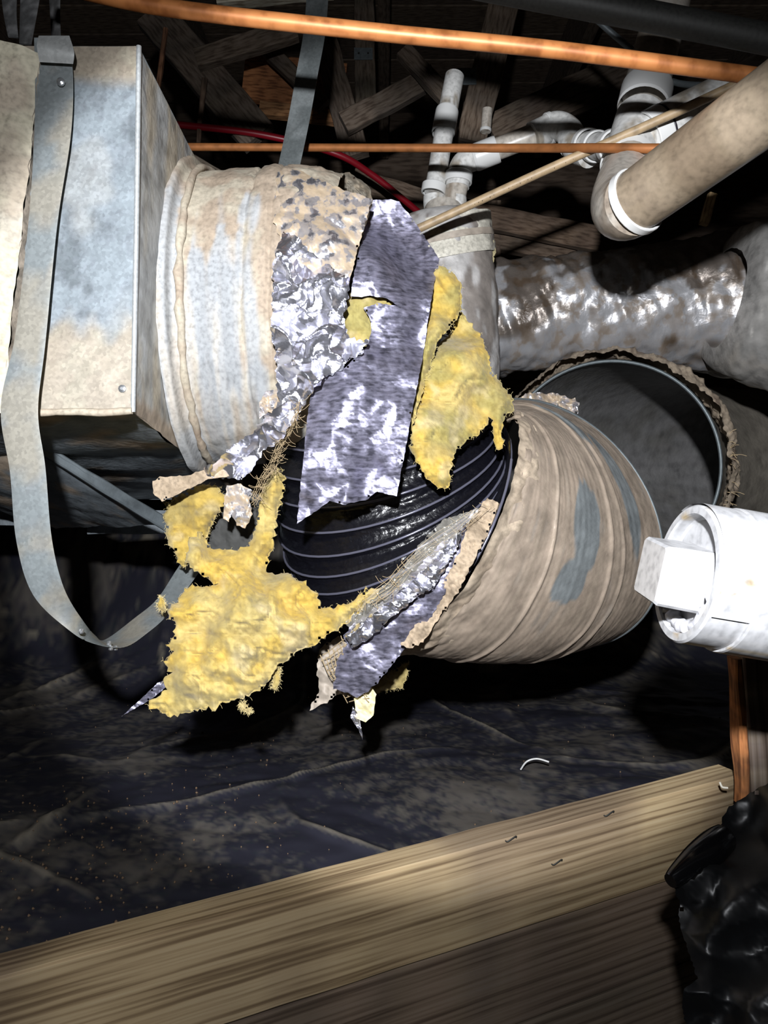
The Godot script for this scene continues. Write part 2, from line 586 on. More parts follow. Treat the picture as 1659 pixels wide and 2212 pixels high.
# the head torch of the person taking the picture: a little above and behind the lens
func head_lamp() -> void:
	var at := Vector3(-0.04, EYE + 0.24, 0.2)
	var aim := Vector3(sin(deg_to_rad(3)), sin(deg_to_rad(-5)), -cos(deg_to_rad(3))).normalized()
	var t := thing("head_torch", "small head torch lighting the crawl space from above the viewer", "lamp", at)
	put("housing", lathe(at - aim * 0.05, aim, [[0.0, 0.0], [0.02, 0.0], [0.026, 0.012], [0.03, 0.036], [0.03, 0.04], [0.026, 0.04], [0.02, 0.03]], 24), mats.dark_steel, t)
	var glow := StandardMaterial3D.new()
	glow.albedo_color = Color.WHITE
	glow.emission_enabled = true
	glow.emission = Color(0.95, 0.97, 1.0)
	glow.emission_energy_multiplier = 3.0
	put("lamp_lens", lathe(at - aim * 0.05, aim, [[0.0, 0.036], [0.018, 0.035], [0.025, 0.033]], 24), glow, t)
	for k in 2:
		var s := SpotLight3D.new()
		s.name = ["beam", "flood"][k]
		t.add_child(s)
		s.position = aim * 0.012
		s.basis = Basis.looking_at(aim, Vector3.UP)
		s.light_color = Color(0.97, 0.98, 1.0)
		s.light_energy = [3.5, 0.95][k]
		s.light_size = 0.02
		s.spot_angle = [28.0, 60.0][k]
		s.spot_angle_attenuation = [0.16, 0.6][k]
		s.spot_attenuation = 2.0
		s.spot_range = 12.0
		s.shadow_enabled = true

func ground_height(x: float, z: float) -> float:
	var d := -z
	var y := 0.03 + 0.015 * noise_a.get_noise_2d(x * 1.3, z * 1.3)
	var s0 := lerpf(1.75, 2.75, sm(-0.2, 0.35, x))
	y += 0.75 * pow(sm(s0, s0 + 1.0, d + 0.25 * x + 0.15 * noise_a.get_noise_2d(x * 1.1 + 7, z)), 1.3) * (1.0 if x > -3 else 1.0)
	# folds of the sheet: narrow ridges running several ways
	for f in [[0.35, 3.1, 0.010, 1.0], [1.2, 4.7, 0.008, 1.7], [-0.5, 3.9, 0.009, 0.4]]:
		var a: float = x * cos(f[0]) + z * sin(f[0]) + 0.16 * noise_a.get_noise_2d(x * 1.4 + f[3] * 10, z * 1.4)
		var q := absf(fposmod(a * f[1] * 0.5 + f[3], 1.0) - 0.5)
		y += f[2] * exp(-q * q * 900.0) * (0.5 + 0.8 * noise_a.get_noise_2d(x * 2 + f[3] * 30, z * 2))
	y += 0.009 * maxf(0.0, noise_r.get_noise_2d(x * 80.0 + z * 40.0, z * 150.0) - 0.25) + 0.0012 * noise_r.get_noise_2d(x * 420.0, z * 380.0 + 90.0)
	y += 0.008 * absf(noise_a.get_noise_2d(x * 4.0, z * 4.0)) + 0.0015 * noise_a.get_noise_2d(x * 15.0, z * 15.0)
	# the pit in front of the boards where the viewer crouches
	y -= 0.62 * sm(0.0, 0.016, 0.824 + 0.388 * (x + 0.37) - d) * sm(0.72, 0.66, x)
	return y

func room() -> void:
	# vapour sheet on the ground
	var rows := []
	var cols := []
	var nx := 380
	var nz := 330
	for j in nz:
		var row := PackedVector3Array()
		for i in nx:
			var q := -1.0 + 2.0 * i / (nx - 1.0)
			var x := 2.6 * (0.4 * q + 0.6 * q * q * q)
			var r := float(j) / (nz - 1.0)
			var z := lerpf(0.9, -0.6, r / 0.06) if r < 0.06 else (lerpf(-0.6, -2.3, (r - 0.06) / 0.79) if r < 0.85 else lerpf(-2.3, -3.5, (r - 0.85) / 0.15))
			row.append(Vector3(x, ground_height(x, z), z))
		rows.append(row)
	for j in nz:
		var cr := PackedColorArray()
		for i in nx:
			var p: Vector3 = rows[j][i]
			var x := p.x
			var z := p.z
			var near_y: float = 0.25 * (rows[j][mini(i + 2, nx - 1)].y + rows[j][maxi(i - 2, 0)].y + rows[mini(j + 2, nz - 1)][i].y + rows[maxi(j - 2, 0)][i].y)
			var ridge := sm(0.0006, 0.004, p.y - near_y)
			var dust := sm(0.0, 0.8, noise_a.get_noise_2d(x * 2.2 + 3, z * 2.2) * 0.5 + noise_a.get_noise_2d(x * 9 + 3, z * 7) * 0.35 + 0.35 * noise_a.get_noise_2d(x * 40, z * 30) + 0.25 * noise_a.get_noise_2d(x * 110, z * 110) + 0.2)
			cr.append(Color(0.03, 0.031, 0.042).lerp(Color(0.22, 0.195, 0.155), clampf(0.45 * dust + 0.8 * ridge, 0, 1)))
		cols.append(cr)
	var fl := put("floor", grid(rows, cols, false), mats.plastic_black, self, Vector3(0, 0, -1.2))
	tag(fl, "black plastic vapour sheet wrinkled and dusty over the ground", "", "", "structure")
	if fl.mesh.surface_get_arrays(0)[Mesh.ARRAY_NORMAL][0].y < 0: print("floor normals down")
	# closing shell
	var dark := std("old_wood", Color(0.36, 0.31, 0.27), 0.9, 0.0, null, Vector3(1, 6, 1), true)
	dark.albedo_texture = mats.wood.albedo_texture
	for w in [["wall_back", Vector3(0, 0.95, -3.62), Vector3(5.6, 3.1, 0.16)], ["wall_left", Vector3(-2.68, 0.95, -1.3), Vector3(0.16, 3.1, 4.8)], ["wall_right", Vector3(2.68, 0.95, -1.3), Vector3(0.16, 3.1, 4.8)], ["wall_front", Vector3(0, 0.95, 0.98), Vector3(5.6, 3.1, 0.16)], ["ceiling", Vector3(0, 2.48, -1.3), Vector3(5.6, 0.16, 4.8)]]:
		var b := BoxMesh.new()
		b.size = w[2]
		b.material = dark
		var o := MeshInstance3D.new()
		o.name = w[0]
		o.mesh = b
		add_child(o)
		o.position = w[1]
		tag(o, {"wall_back": "dark back wall of the crawl space", "wall_left": "dark side wall at the left", "wall_right": "dark side wall at the right", "wall_front": "dark wall behind the viewer", "ceiling": "dark old subfloor boards overhead"}[w[0]], "", "", "structure")
		if w[0] == "ceiling":
			for k in 26:
				var z := 0.8 - k * 0.165
				var t := 0.7 + 0.5 * rng.randf()
				put("plank", board(Vector3(-2.5, 2.385, z), Vector3(2.5, 2.385, z), Vector3(0, 0, 1), 0.158, 0.024, 0.003, 0.002, 6, Color(0.13 * t, 0.1 * t, 0.075 * t)), mats.wood_rough, o)

const ZINC := Color(0.29, 0.33, 0.36)
const TAN := Color(0.45, 0.36, 0.27)
const CREAM := Color(0.55, 0.49, 0.38)

func quad_grid(a: Vector3, b: Vector3, c: Vector3, d: Vector3, nu: int, nv: int, disp: Callable, color: Callable, outward: Vector3) -> Dictionary:
	# a-b top edge, d-c bottom edge
	var rows := []
	var cols := []
	for j in nv + 1:
		var row := PackedVector3Array()
		var cr := PackedColorArray()
		for i in nu + 1:
			var u := float(i) / nu
			var t := float(j) / nv
			var p := a.lerp(b, u).lerp(d.lerp(c, u), t)
			if disp.is_valid(): p += outward * disp.call(u, t, p)
			row.append(p)
			cr.append(color.call(u, t, p))
		rows.append(row); cols.append(cr)
	var n := (b - a).cross(d - a)
	return grid(rows, cols, false, n.dot(outward) < 0)

func trunk_duct() -> void:
	var ftl := pt(-1100, 96, 1.0); var ftr := pt(300, 100, 1.0); var fbr := pt(287, 890, 1.0); var fbl := pt(-1100, 905, 1.0)
	var dz := Vector3(0.005, -0.03, -0.75)
	var dzb := Vector3(0.005, -0.1, -0.75)
	var t := thing("sheet_metal_duct", "galvanised rectangular sheet metal duct with mastic smeared corners", "duct", (fbl + fbr) / 2)
	var front := func(u, v, p: Vector3) -> Color:
		var n := fbm(p, 7.0) * 0.7
		var edge := minf(v * 0.7, 9.0)
		var tan_top := sm(0.03, -0.02, edge - 0.055 + 0.03 * n)
		var low := sm(0.74, 0.79, v + 0.06 * n + 0.03 * noise_a.get_noise_1d(p.x * 30))
		var smear := sm(0.25, 0.75, fbm(p + Vector3(3, 0, 0), 5.0) + 0.1)
		var c := ZINC.lerp(ZINC * 0.62, sm(-0.2, 0.7, fbm(p, 16.0) + 0.4 * fbm(Vector3(p.x * 4, p.y, p.z), 30.0)))
		c = c.lerp(Color(0.5, 0.5, 0.47), 0.4 * smear)
		c = c.lerp(Color(0.42, 0.36, 0.28).lerp(CREAM * 0.85, sm(0.0, 0.6, fbm(p, 20.0))), maxf(tan_top, low * 0.9))
		return c
	var fp := put("front_panel", quad_grid(ftl, ftr, fbr, fbl, 180, 130, func(_u, v, p): return 0.0015 * fbm(p, 9.0) + 0.003 * sm(0.75, 0.82, v), front, Vector3(0, 0, 1)), mats.zinc, t)
	var side := func(u, v, p: Vector3) -> Color:
		var n := fbm(Vector3(p.x, p.y * 0.4, p.z * 3.0), 6.0)
		return Color(0.42, 0.43, 0.42).lerp(Color(0.52, 0.46, 0.36), sm(-0.3, 0.5, n)).lerp(TAN, sm(0.93, 0.97, v + 0.02 * n))
	put("side_panel", quad_grid(ftr, ftr + dz, fbr + dzb, fbr, 60, 100, func(_u, _v, p): return 0.002 * fbm(p, 12.0), side, Vector3(1, 0, 0)), mats.mastic_smooth, t)
	var dk := flat_color(ZINC * 0.8)
	put("bottom_panel", quad_grid(fbl, fbr, fbr + dzb, fbl + dzb, 30, 30, func(_u, _v, p): return 0.004 * fbm(p, 8.0), func(_u, _v, p): return (ZINC * 0.8).lerp(TAN, sm(0.5, 0.75, fbm(p, 9.0))), Vector3(0, -1, 0)), mats.mastic_smooth, t)
	put("top_panel", quad_grid(ftl + dz, ftr + dz, ftr, ftl, 4, 4, none, dk, Vector3(0, 1, 0)), mats.mastic_smooth, t)
	put("back_panel", quad_grid(ftr + dz, ftl + dz, fbl + dzb, fbr + dzb, 4, 4, none, dk, Vector3(0, 0, -1)), mats.mastic_smooth, t)
	# folded corner edge and a bead of mastic along the lower edge
	put("corner_fold", tube(smooth_path([ftr, ftr.lerp(fbr, 0.5) + Vector3(0.001, 0, 0.001), fbr], 12), 0.0035, 8, true, func(p, _a, _b): return Color(0.48, 0.5, 0.5)), mats.zinc, t)
	var low := PackedVector3Array()
	var rr := []
	for k in 60:
		var p := fbl.lerp(fbr, k / 59.0) + Vector3(0, 0.001 * noise_a.get_noise_1d(k * 0.4), 0.003)
		low.append(p); rr.append(0.005 + 0.0015 * noise_a.get_noise_1d(k * 0.7 + 40))
	put("mastic_bead", tube(low, rr, 8, true, func(p, _a, _b): return TAN.lerp(CREAM, 0.5 + 0.5 * noise_a.get_noise_3dv(p * 20))), mats.mastic, t)
	for q in [[265, 840]]:
		put("screw", lathe(pt(q[0], q[1], 0.998), Vector3(0, 0, 1), [[0.0055, 0.0], [0.005, 0.003], [0.002, 0.0045], [0.0, 0.0045]], 10), mats.steel_bright, fp)
	# cream coated neighbour section at the left edge
	var cz := 0.97
	var a0 := pt(-1100, -160, cz); var b0 := pt(78, 104, cz); var b1 := pt(-4, 890, cz); var a1 := pt(-1100, 915, cz)
	var w := thing("coated_duct_section", "cream mastic coated duct section at the left picture edge", "duct", (a1 + b1) / 2)
	var crm := func(u, v, p: Vector3) -> Color:
		return Color(0.58, 0.53, 0.40).lerp(Color(0.46, 0.39, 0.30), sm(0.1, 0.5, fbm(p, 5.0))).lerp(Color(0.62, 0.59, 0.5), 0.4 * sm(0.0, 0.6, fbm(p, 11.0)))
	put("coated_face", quad_grid(a0, b0, b1, a1, 120, 130, func(u, _v, p): return 0.004 * fbm(p, 9.0) + 0.0025 * noise_a.get_noise_3dv(Vector3(p.x * 8, p.y * 40, 1)) - 0.012 * sm(0.97, 1.0, u), crm, Vector3(0, 0, 1)), mats.mastic, w)
	put("coated_edge", quad_grid(b0 + Vector3(0, 0, -0.012), b0 + Vector3(0, 0, -0.03), b1 + Vector3(0, 0, -0.03), b1 + Vector3(0, 0, -0.012), 2, 80, func(_u, _v, p): return 0.003 * fbm(p, 30.0), func(_u, _v, _p): return Color(0.45, 0.38, 0.3), Vector3(1, 0, 0)), mats.mastic, w)
	# darker lower duct behind
	var l := thing("lower_trunk_duct", "dark duct run seen from beneath behind the galvanised duct", "duct", pt(60, 1120, 1.9))
	var e0 := pt(-500, 960, 1.22); var e1 := pt(92, 962, 1.22); var e2 := pt(365, 1135, 1.42); var e3 := pt(190, 1142, 1.75); var e4 := pt(-500, 1128, 1.75)
	var dcol := func(_u, _v, p: Vector3) -> Color: return (ZINC * 0.8).lerp(TAN, sm(0.35, 0.8, fbm(p, 10.0)))
	put("underside", quad_grid(e0, e1, e2, e4.lerp(e3, 0.9), 40, 20, func(_u, _v, p): return 0.003 * fbm(p, 9.0), dcol, Vector3(0, -1, 0)), mats.mastic_smooth, l)
	put("flange", board(e1 + Vector3(-0.01, 0, 0), e2, Vector3(0, 1, 0), 0.022, 0.008, 0.002, 0.003, 14, ZINC * 0.5), mats.mastic_smooth, l)
	put("back_flange", board(pt(190, 1140, 1.75), pt(420, 1138, 1.75), Vector3(0, 1, 0), 0.03, 0.01, 0.002, 0.002, 8, ZINC * 0.8), mats.mastic_smooth, l)
	put("body", quad_grid(e4 + Vector3(0, 0.04, -0.03), e3 + Vector3(0.3, 0.04, -0.03), e3 + Vector3(0.3, 0, -0.03), e4 + Vector3(0, 0, -0.03), 4, 4, none, dcol, Vector3(0, 0, 1)), mats.mastic_smooth, l)

func xring(x: float, y: float, z: float, r: float, tilt := 0.0) -> Array:
	# circle whose axis is X turned down by tilt: A points up, B towards the viewer
	return [Vector3(x, y, z), Vector3(sin(tilt), cos(tilt), 0) * r, Vector3(0, 0, 1) * r]

func boot_and_flex() -> void:
	var y := EYE + 0.335
	var rings := [xring(-0.327, y, -1.36, 0.272), xring(-0.315, y, -1.36, 0.27), xring(-0.306, y, -1.36, 0.252), xring(-0.27, y, -1.36, 0.25), xring(-0.21, y + 0.002, -1.355, 0.25), xring(-0.15, y + 0.004, -1.35, 0.25), xring(-0.115, y + 0.002, -1.35, 0.246, 0.04), xring(-0.085, y, -1.35, 0.238, 0.08)]
	var t := thing("duct_boot", "round duct collar brushed with tan mastic over galvanised metal", "duct collar", Vector3(-0.32, y - 0.27, -1.36))
	var col := func(u: float, tt: float, p: Vector3) -> Color:
		var stroke := noise_a.get_noise_3dv(Vector3(p.x * 26, u * 5.0, 3)) + 0.5 * noise_a.get_noise_3dv(Vector3(p.x * 60, u * 9.0, 7)) + 0.4 * fbm(p, 6.0)
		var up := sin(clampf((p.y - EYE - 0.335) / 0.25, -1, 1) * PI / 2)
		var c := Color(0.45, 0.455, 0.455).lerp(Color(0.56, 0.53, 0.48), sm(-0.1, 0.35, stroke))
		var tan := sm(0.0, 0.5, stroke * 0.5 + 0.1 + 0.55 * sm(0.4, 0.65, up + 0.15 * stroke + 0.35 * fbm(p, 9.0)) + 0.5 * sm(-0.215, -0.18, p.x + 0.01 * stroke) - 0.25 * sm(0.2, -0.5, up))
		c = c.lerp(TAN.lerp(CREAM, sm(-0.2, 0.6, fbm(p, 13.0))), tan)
		for g in [[-0.262, 0.30, 0.02, 0.07], [-0.222, 0.27, 0.014, 0.09], [-0.19, 0.17, 0.02, 0.05], [-0.27, 0.15, 0.018, 0.08]]:
			var e: float = maxf(absf(p.x - g[0]) / g[2], absf(p.y - EYE - g[1]) / g[3])
			c = c.lerp(Color(0.37, 0.39, 0.41), 0.65 * sm(1.1, 0.8, e + 0.35 * stroke))
		return c
	var dsp := func(u: float, tt: float, p: Vector3) -> float:
		var q := 0.0015 * fbm(p, 22.0)
		var k := sm(-0.24, -0.17, p.x)
		q += k * (0.002 * fbm(Vector3(p.x * 0.6, p.y, p.z), 17.0) + 0.004 * noise_r.get_noise_2d(p.x * 900.0, u * 1700.0))
		for g in [-0.205, -0.165]:
			q -= 0.005 * exp(-pow((p.x - g - 0.006 * noise_a.get_noise_1d(u * 14.0)) / 0.0028, 2.0))
		q += 0.0025 * noise_a.get_noise_3dv(Vector3(p.x * 30, u * 4.0, 3)) * sm(-0.2, -0.26, p.x)
		return q
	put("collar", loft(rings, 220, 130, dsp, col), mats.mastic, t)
	var bead := PackedVector3Array()
	var br := []
	for k in 121:
		var a := TAU * k / 120.0
		bead.append(Vector3(-0.297 + 0.002 * noise_a.get_noise_1d(k * 0.3), y + 0.254 * cos(a), -1.36 + 0.254 * sin(a)))
		br.append(0.006 + 0.0025 * noise_a.get_noise_1d(k * 0.5 + 9))
	put("mastic_bead", tube(bead, br, 8, false, func(p, _a, _b): return CREAM.lerp(TAN, 0.5 + noise_a.get_noise_3dv(p * 25))), mats.mastic, t)
	# black inner core of the flexible duct, coming down out of the collar and turning into the metal elbow
	var f := [
		[Vector3(-0.14, y + 0.01, -1.36), Vector3(0.0, 0.17, 0.0), Vector3(0, 0, 0.17)],
		[Vector3(-0.09, y - 0.02, -1.36), Vector3(0.05, 0.16, 0.0), Vector3(0, 0, 0.175)],
		[Vector3(-0.055, y - 0.06, -1.36), Vector3(0.12, 0.12, 0.0), Vector3(-0.01, -0.01, 0.178)],
		[pt(770, 690, 1.37), pv(215, 70, 1.37, 0.0), pv(0, 60, 1.37, 0.18)],
		[pt(788, 800, 1.37), pv(232, 0, 1.37, 0.0), pv(10, 80, 1.37, 0.18)],
		[pt(808, 910, 1.36), pv(236, -50, 1.36, 0.0), pv(24, 86, 1.36, 0.175)],
		[pt(828, 1005, 1.35), pv(237, -85, 1.35, 0.0), pv(34, 86, 1.35, 0.17)],
		[pt(845, 1080, 1.34), pv(232, -120, 1.34, 0.0), pv(45, 86, 1.34, 0.165)],
		[pt(872, 1125, 1.31), pv(212, -160, 1.31, -0.01), pv(56, 76, 1.31, 0.165)],
		[pt(905, 1145, 1.28), pv(175, -205, 1.28, -0.01), pv(62, 60, 1.28, 0.165)],
		[pt(955, 1140, 1.24), pv(115, -230, 1.24, 0.0), pv(60, 35, 1.24, 0.165)],
	]
	var o := thing("flexible_duct_core", "black plastic inner core of flexible duct with wire coils exposed", "flexible duct", pt(870, 1230, 1.2))
	var turns := 22.0
	var sl := put("sleeve", loft(f, 150, 300, func(u: float, tt: float, p: Vector3) -> float:
		var q := fposmod(tt * turns + u, 1.0)
		var s := sin(PI * q)
		return -0.007 * pow(s, 0.7) + 0.0022 * noise_a.get_noise_3dv(Vector3(u * 9.0, tt * turns * 2.0, 4)) * s + 0.0012 * noise_a.get_noise_3dv(Vector3(u * 40.0, tt * 120.0, 9)) * s, none), mats.core, o)
	var coil := PackedVector3Array()
	for k in int(turns * 64):
		var s := k / 64.0
		var tt := (s - fposmod(s, 1.0)) / turns + fposmod(s, 1.0) / turns
		# ridge where tt * turns + u is whole
		var u := fposmod(-s, 1.0)
		if tt > 0.995: break
		var r := ring_at(f, tt)
		var rad: Vector3 = r[1] * cos(u * TAU) + r[2] * sin(u * TAU)
		coil.append(r[0] + rad + rad.normalized() * 0.0005)
	put("wire_coil", tube(coil, 0.0022, 6, true), mats.core_wire, sl)

func elbow_rings() -> Array:
	var r := [pt(1158, 1127, 1.50), pv(-44, -262, 1.5), pv(212, 22, 1.5, 0.145)]
	var l := [pt(975, 1150, 1.25), pv(118, -242, 1.25, 0.0), pv(58, 32, 1.25, 0.17)]
	return [l, r]

func elbow_sleeve() -> void:
	var lr := elbow_rings()
	var rings := []
	for k in 8:
		var s := k / 7.0
		var q := []
		for j in 3: q.append(lr[0][j].lerp(lr[1][j], s))
		# keep the section round while it turns
		var a: Vector3 = q[1].normalized() * lerpf(0.204, 0.244, s)
		q[1] = a
		q[0] += Vector3(-0.0, -0.012 * sin(PI * s), 0.03 * sin(PI * s))
		rings.append(q)
	var t := thing("duct_elbow", "round metal duct elbow coated in tan mastic with bare zinc patches", "duct elbow", pt(1130, 1392, 1.3))
	var patches := [[0.47, 0.225, 0.085, 0.055], [0.42, 0.285, 0.08, 0.03], [0.8, 0.2, 0.05, 0.08], [0.72, 0.08, 0.06, 0.05], [0.97, 0.0, 0.04, 0.1]]
	var col := func(u: float, tt: float, p: Vector3) -> Color:
		var n := noise_a.get_noise_3dv(Vector3(tt * 24, u * 5, 1)) * 0.5 + fbm(p, 11.0) * 0.5
		var c := Color(0.50, 0.40, 0.31).lerp(Color(0.43, 0.35, 0.27), 0.6 * sm(-0.3, 0.6, noise_a.get_noise_3dv(Vector3(tt * 40, u * 6, 8)))).lerp(Color(0.34, 0.32, 0.29), 0.4 * sm(0.3, 0.8, n))
		for q in patches:
			var du: float = absf(u - q[1])
			if du > 0.5: du = 1.0 - du
			var e := pow((tt - q[0]) / q[2], 2.0) + pow(du / q[3], 2.0)
			c = c.lerp(Color(0.27, 0.292, 0.297), sm(1.15, 0.9, e + 0.5 * n))
		return c
	var dsp := func(u: float, tt: float, p: Vector3) -> float:
		var q := 0.0006 * noise_a.get_noise_3dv(Vector3(tt * 40, u * 6, 2)) + 0.0005 * fbm(p, 30.0)
		for g in [0.27, 0.62, 0.7]:
			q += 0.0035 * exp(-pow((tt - g - 0.012 * noise_a.get_noise_1d(u * 9 + g * 30)) / 0.009, 2.0))
		q += 0.0045 * sm(0.28, 0.1, tt + 0.04 * noise_a.get_noise_1d(u * 12.0)) + 0.003 * sm(0.2, 0.0, tt) * fbm(p, 18.0)
		return q
	put("elbow_body", loft(rings, 200, 150, dsp, col), mats.mastic_smooth, t)
	# turned rim at the far end
	var rim := PackedVector3Array()
	for k in 97:
		var a := TAU * k / 96.0
		rim.append(rings[7][0] + rings[7][1] * cos(a) + rings[7][2] * sin(a))
	put("rim", tube(rim, 0.0028, 8, false), mats.zinc_dark, t)
	# crumpled fabric cuff around the near end
	var cuff := []
	for k in 4:
		var s := -0.06 + 0.075 * k
		var q := []
		for j in 3: q.append(lr[0][j].lerp(lr[1][j], s))
		q[1] = q[1].normalized() * lerpf(0.204, 0.244, s) * 1.015
		cuff.append(q)
	put("fabric_cuff", loft(cuff, 180, 24, func(u: float, tt: float, p: Vector3) -> float: return 0.006 + 0.006 * fbm(p, 16.0) - 0.006 * sm(0.8, 1.0, tt + 0.3 * noise_a.get_noise_1d(u * 20)), func(u: float, tt: float, p: Vector3) -> Color: return Color(0.52, 0.42, 0.31).lerp(Color(0.42, 0.33, 0.24), sm(-0.2, 0.6, fbm(p, 14.0))), -0.02, 0.5), mats.mastic, t)
	# frayed scrim threads under the rim
	scrim("scrim_fray", t, [[1338, 1150, 1.35], [1378, 1170, 1.36], [1378, 1260, 1.36], [1318, 1275, 1.33]], 8, 10, 0.0006, 14, 71)
	scrim("scrim_fray", t, [[1255, 1300, 1.3], [1322, 1250, 1.32], [1310, 1290, 1.3], [1262, 1318, 1.29]], 4, 7, 0.0006, 10, 72)
	# torn strip behind the rim
	var scrap := dense(v2([1112, 868, 1130, 852, 1160, 848, 1205, 850, 1240, 862, 1251, 870, 1249, 912, 1232, 908, 1228, 905, 1230, 930, 1260, 950, 1290, 985, 1240, 960, 1180, 900]), 5.0, 4.0, 3)
	var sc := thing("torn_foil_scrap", "brown dusty foil scrap sticking up behind the elbow rim", "foil scrap", pt(1180, 900, 1.56))
	put("scrap", sheet(scrap, 6.0, func(x, y): return pt(x, y, 1.57 - 0.03 * sin(x * 0.03) + 0.012 * noise_a.get_noise_2d(x * 0.05, y * 0.05)), func(_x, _y, _e): return 0.0012, none), mats.foil_dusty, sc)

# a net of fine threads between four corners, with loose ends
func scrim(called: String, parent: Node, c: Array, nu: int, nv: int, r: float, loose: int, seed_no: int) -> void:
	var rg := RandomNumberGenerator.new()
	rg.seed = seed_no
	var q := []
	for k in c: q.append(pt(k[0], k[1], k[2]))
	var m := fresh()
	var at := func(u: float, v: float) -> Vector3:
		var p: Vector3 = q[0].lerp(q[1], u).lerp(q[3].lerp(q[2], u), v)
		return p + Vector3(noise_a.get_noise_3dv(p * 14) * 0.006, noise_a.get_noise_3dv(p * 14 + Vector3(5, 5, 5)) * 0.006, noise_a.get_noise_3dv(p * 9 + Vector3(9, 2, 5)) * 0.012)
	for k in nu + 1:
		var l := []
		for j in 9: l.append(at.call(float(k) / nu, lerpf(rg.randf_range(-0.06, 0.1), rg.randf_range(0.9, 1.06), j / 8.0)))
		join(m, tube(smooth_path(l, 2), r, 5, true))
	for k in nv + 1:
		var l := []
		for j in 9: l.append(at.call(lerpf(rg.randf_range(-0.06, 0.1), rg.randf_range(0.9, 1.06), j / 8.0), float(k) / nv))
		join(m, tube(smooth_path(l, 2), r, 5, true))
	for k in loose:
		var p: Vector3 = at.call(rg.randf(), rg.randf())
		var d := Vector3(rg.randf_range(-1, 1), rg.randf_range(-1, 0.6), rg.randf_range(0, 0.6)) * 0.018
		join(m, tube(smooth_path([p, p + d * 0.5 + Vector3(0, -0.003, 0.002), p + d], 4), r * 0.8, 5, true))
	var o := put(called, m, mats.thread, parent)
	tag(o, "", "", "", "stuff")

func open_round_duct() -> void:
	var c := pt(1306, 1012, 1.72)
	var n := Vector3(0.4, 0.03, -0.91).normalized()
	var e1 := (Vector3.UP - n * n.y).normalized()
	var e2 := n.cross(e1)
	if e2.x < 0: e2 = -e2
	var r := 0.238
	var t := thing("open_round_duct", "large round metal duct with its open dark mouth facing the viewer", "duct", c - e1 * r)
	var rings := []
	var outer := []
	var at := c
	var face := n
	for k in 16:
		var across := face.cross(e1)
		if across.dot(e2) < 0: across = -across
		rings.append([at, e1 * r, across * r])
		outer.append([at + n * 0.004, e1 * (r + 0.006), across * (r + 0.006)])
		at += face * 0.09
		face = face.rotated(Vector3.UP, -0.085)
	var col := func(u: float, tt: float, p: Vector3) -> Color: return Color(0.31, 0.305, 0.30).lerp(Color(0.25, 0.24, 0.225), sm(-0.3, 0.5, fbm(p, 6.0)))
	put("inner_wall", loft(rings, 96, 40, none, col), mats.mastic_smooth, t)
	put("outer_wall", loft(outer, 96, 30, func(_u, _t, p): return 0.003 * fbm(p, 14.0), func(_u, _t, p): return Color(0.3, 0.27, 0.22)), mats.mastic_smooth, t)
	put("end_cap", lathe(at - face * 0.09, face, [[0.24, 0.0], [0.0, 0.01]], 48), mats.zinc_dark, t)
	var rim := PackedVector3Array()
	for k in 97:
		var a := TAU * k / 96.0
		rim.append(c + e1 * (r + 0.002) * cos(a) + e2 * (r + 0.002) * sin(a))
	put("rim", tube(rim, 0.004, 8, false), mats.zinc_dark, t)
	# torn jacket with old insulation left round the mouth
	var jr := []
	for k in 6:
		var s := k / 5.0
		jr.append([c + n * (-0.012 + 0.16 * s), e1 * (r + 0.018 + 0.016 * sin(PI * minf(s * 1.4, 1.0))), e2 * (r + 0.018 + 0.016 * sin(PI * minf(s * 1.4, 1.0)))])
	var jcol := func(u: float, tt: float, p: Vector3) -> Color:
		var b := Color(0.42, 0.34, 0.25).lerp(Color(0.24, 0.18, 0.13), sm(0.1, 0.6, fbm(p, 20.0)))
		return b.lerp(Color(0.5, 0.42, 0.14), sm(0.1, 0.4, fbm(p + Vector3(4, 0, 0), 12.0)) * sm(0.95, 0.8, u) * sm(0.5, 0.8, u))
	var jd := func(u: float, tt: float, p: Vector3) -> float:
		var big := 0.007 * sm(0.1, 0.7, fbm(p, 9.0) + 0.5 * exp(-pow((u - 0.2) / 0.09, 2.0)))
		return 0.004 * fbm(p, 21.0) + 0.003 * noise_a.get_noise_3dv(p * 90.0) + big
	put("torn_jacket", loft(jr, 240, 26, jd, jcol, -0.25, 0.42), mats.mastic, t)
	var m := fresh()
	var rg := RandomNumberGenerator.new()
	rg.seed = 99
	for k in 26:
		var a := TAU * rg.randf_range(0.2, 0.4)
		var p := c + e1 * (r + 0.02) * cos(a) + e2 * (r + 0.02) * sin(a)
		var d := (e1 * cos(a) + e2 * sin(a)) * rg.randf_range(0.01, 0.03) + Vector3(rg.randf_range(-1, 1), rg.randf_range(-1, 1), rg.randf_range(-0.5, 1)) * 0.012
		join(m, tube(smooth_path([p, p + d * 0.6 + Vector3(0, 0.003, 0), p + d], 3), 0.0006, 5, true))
	tag(put("frayed_fibres", m, mats.thread, t), "", "", "", "stuff")

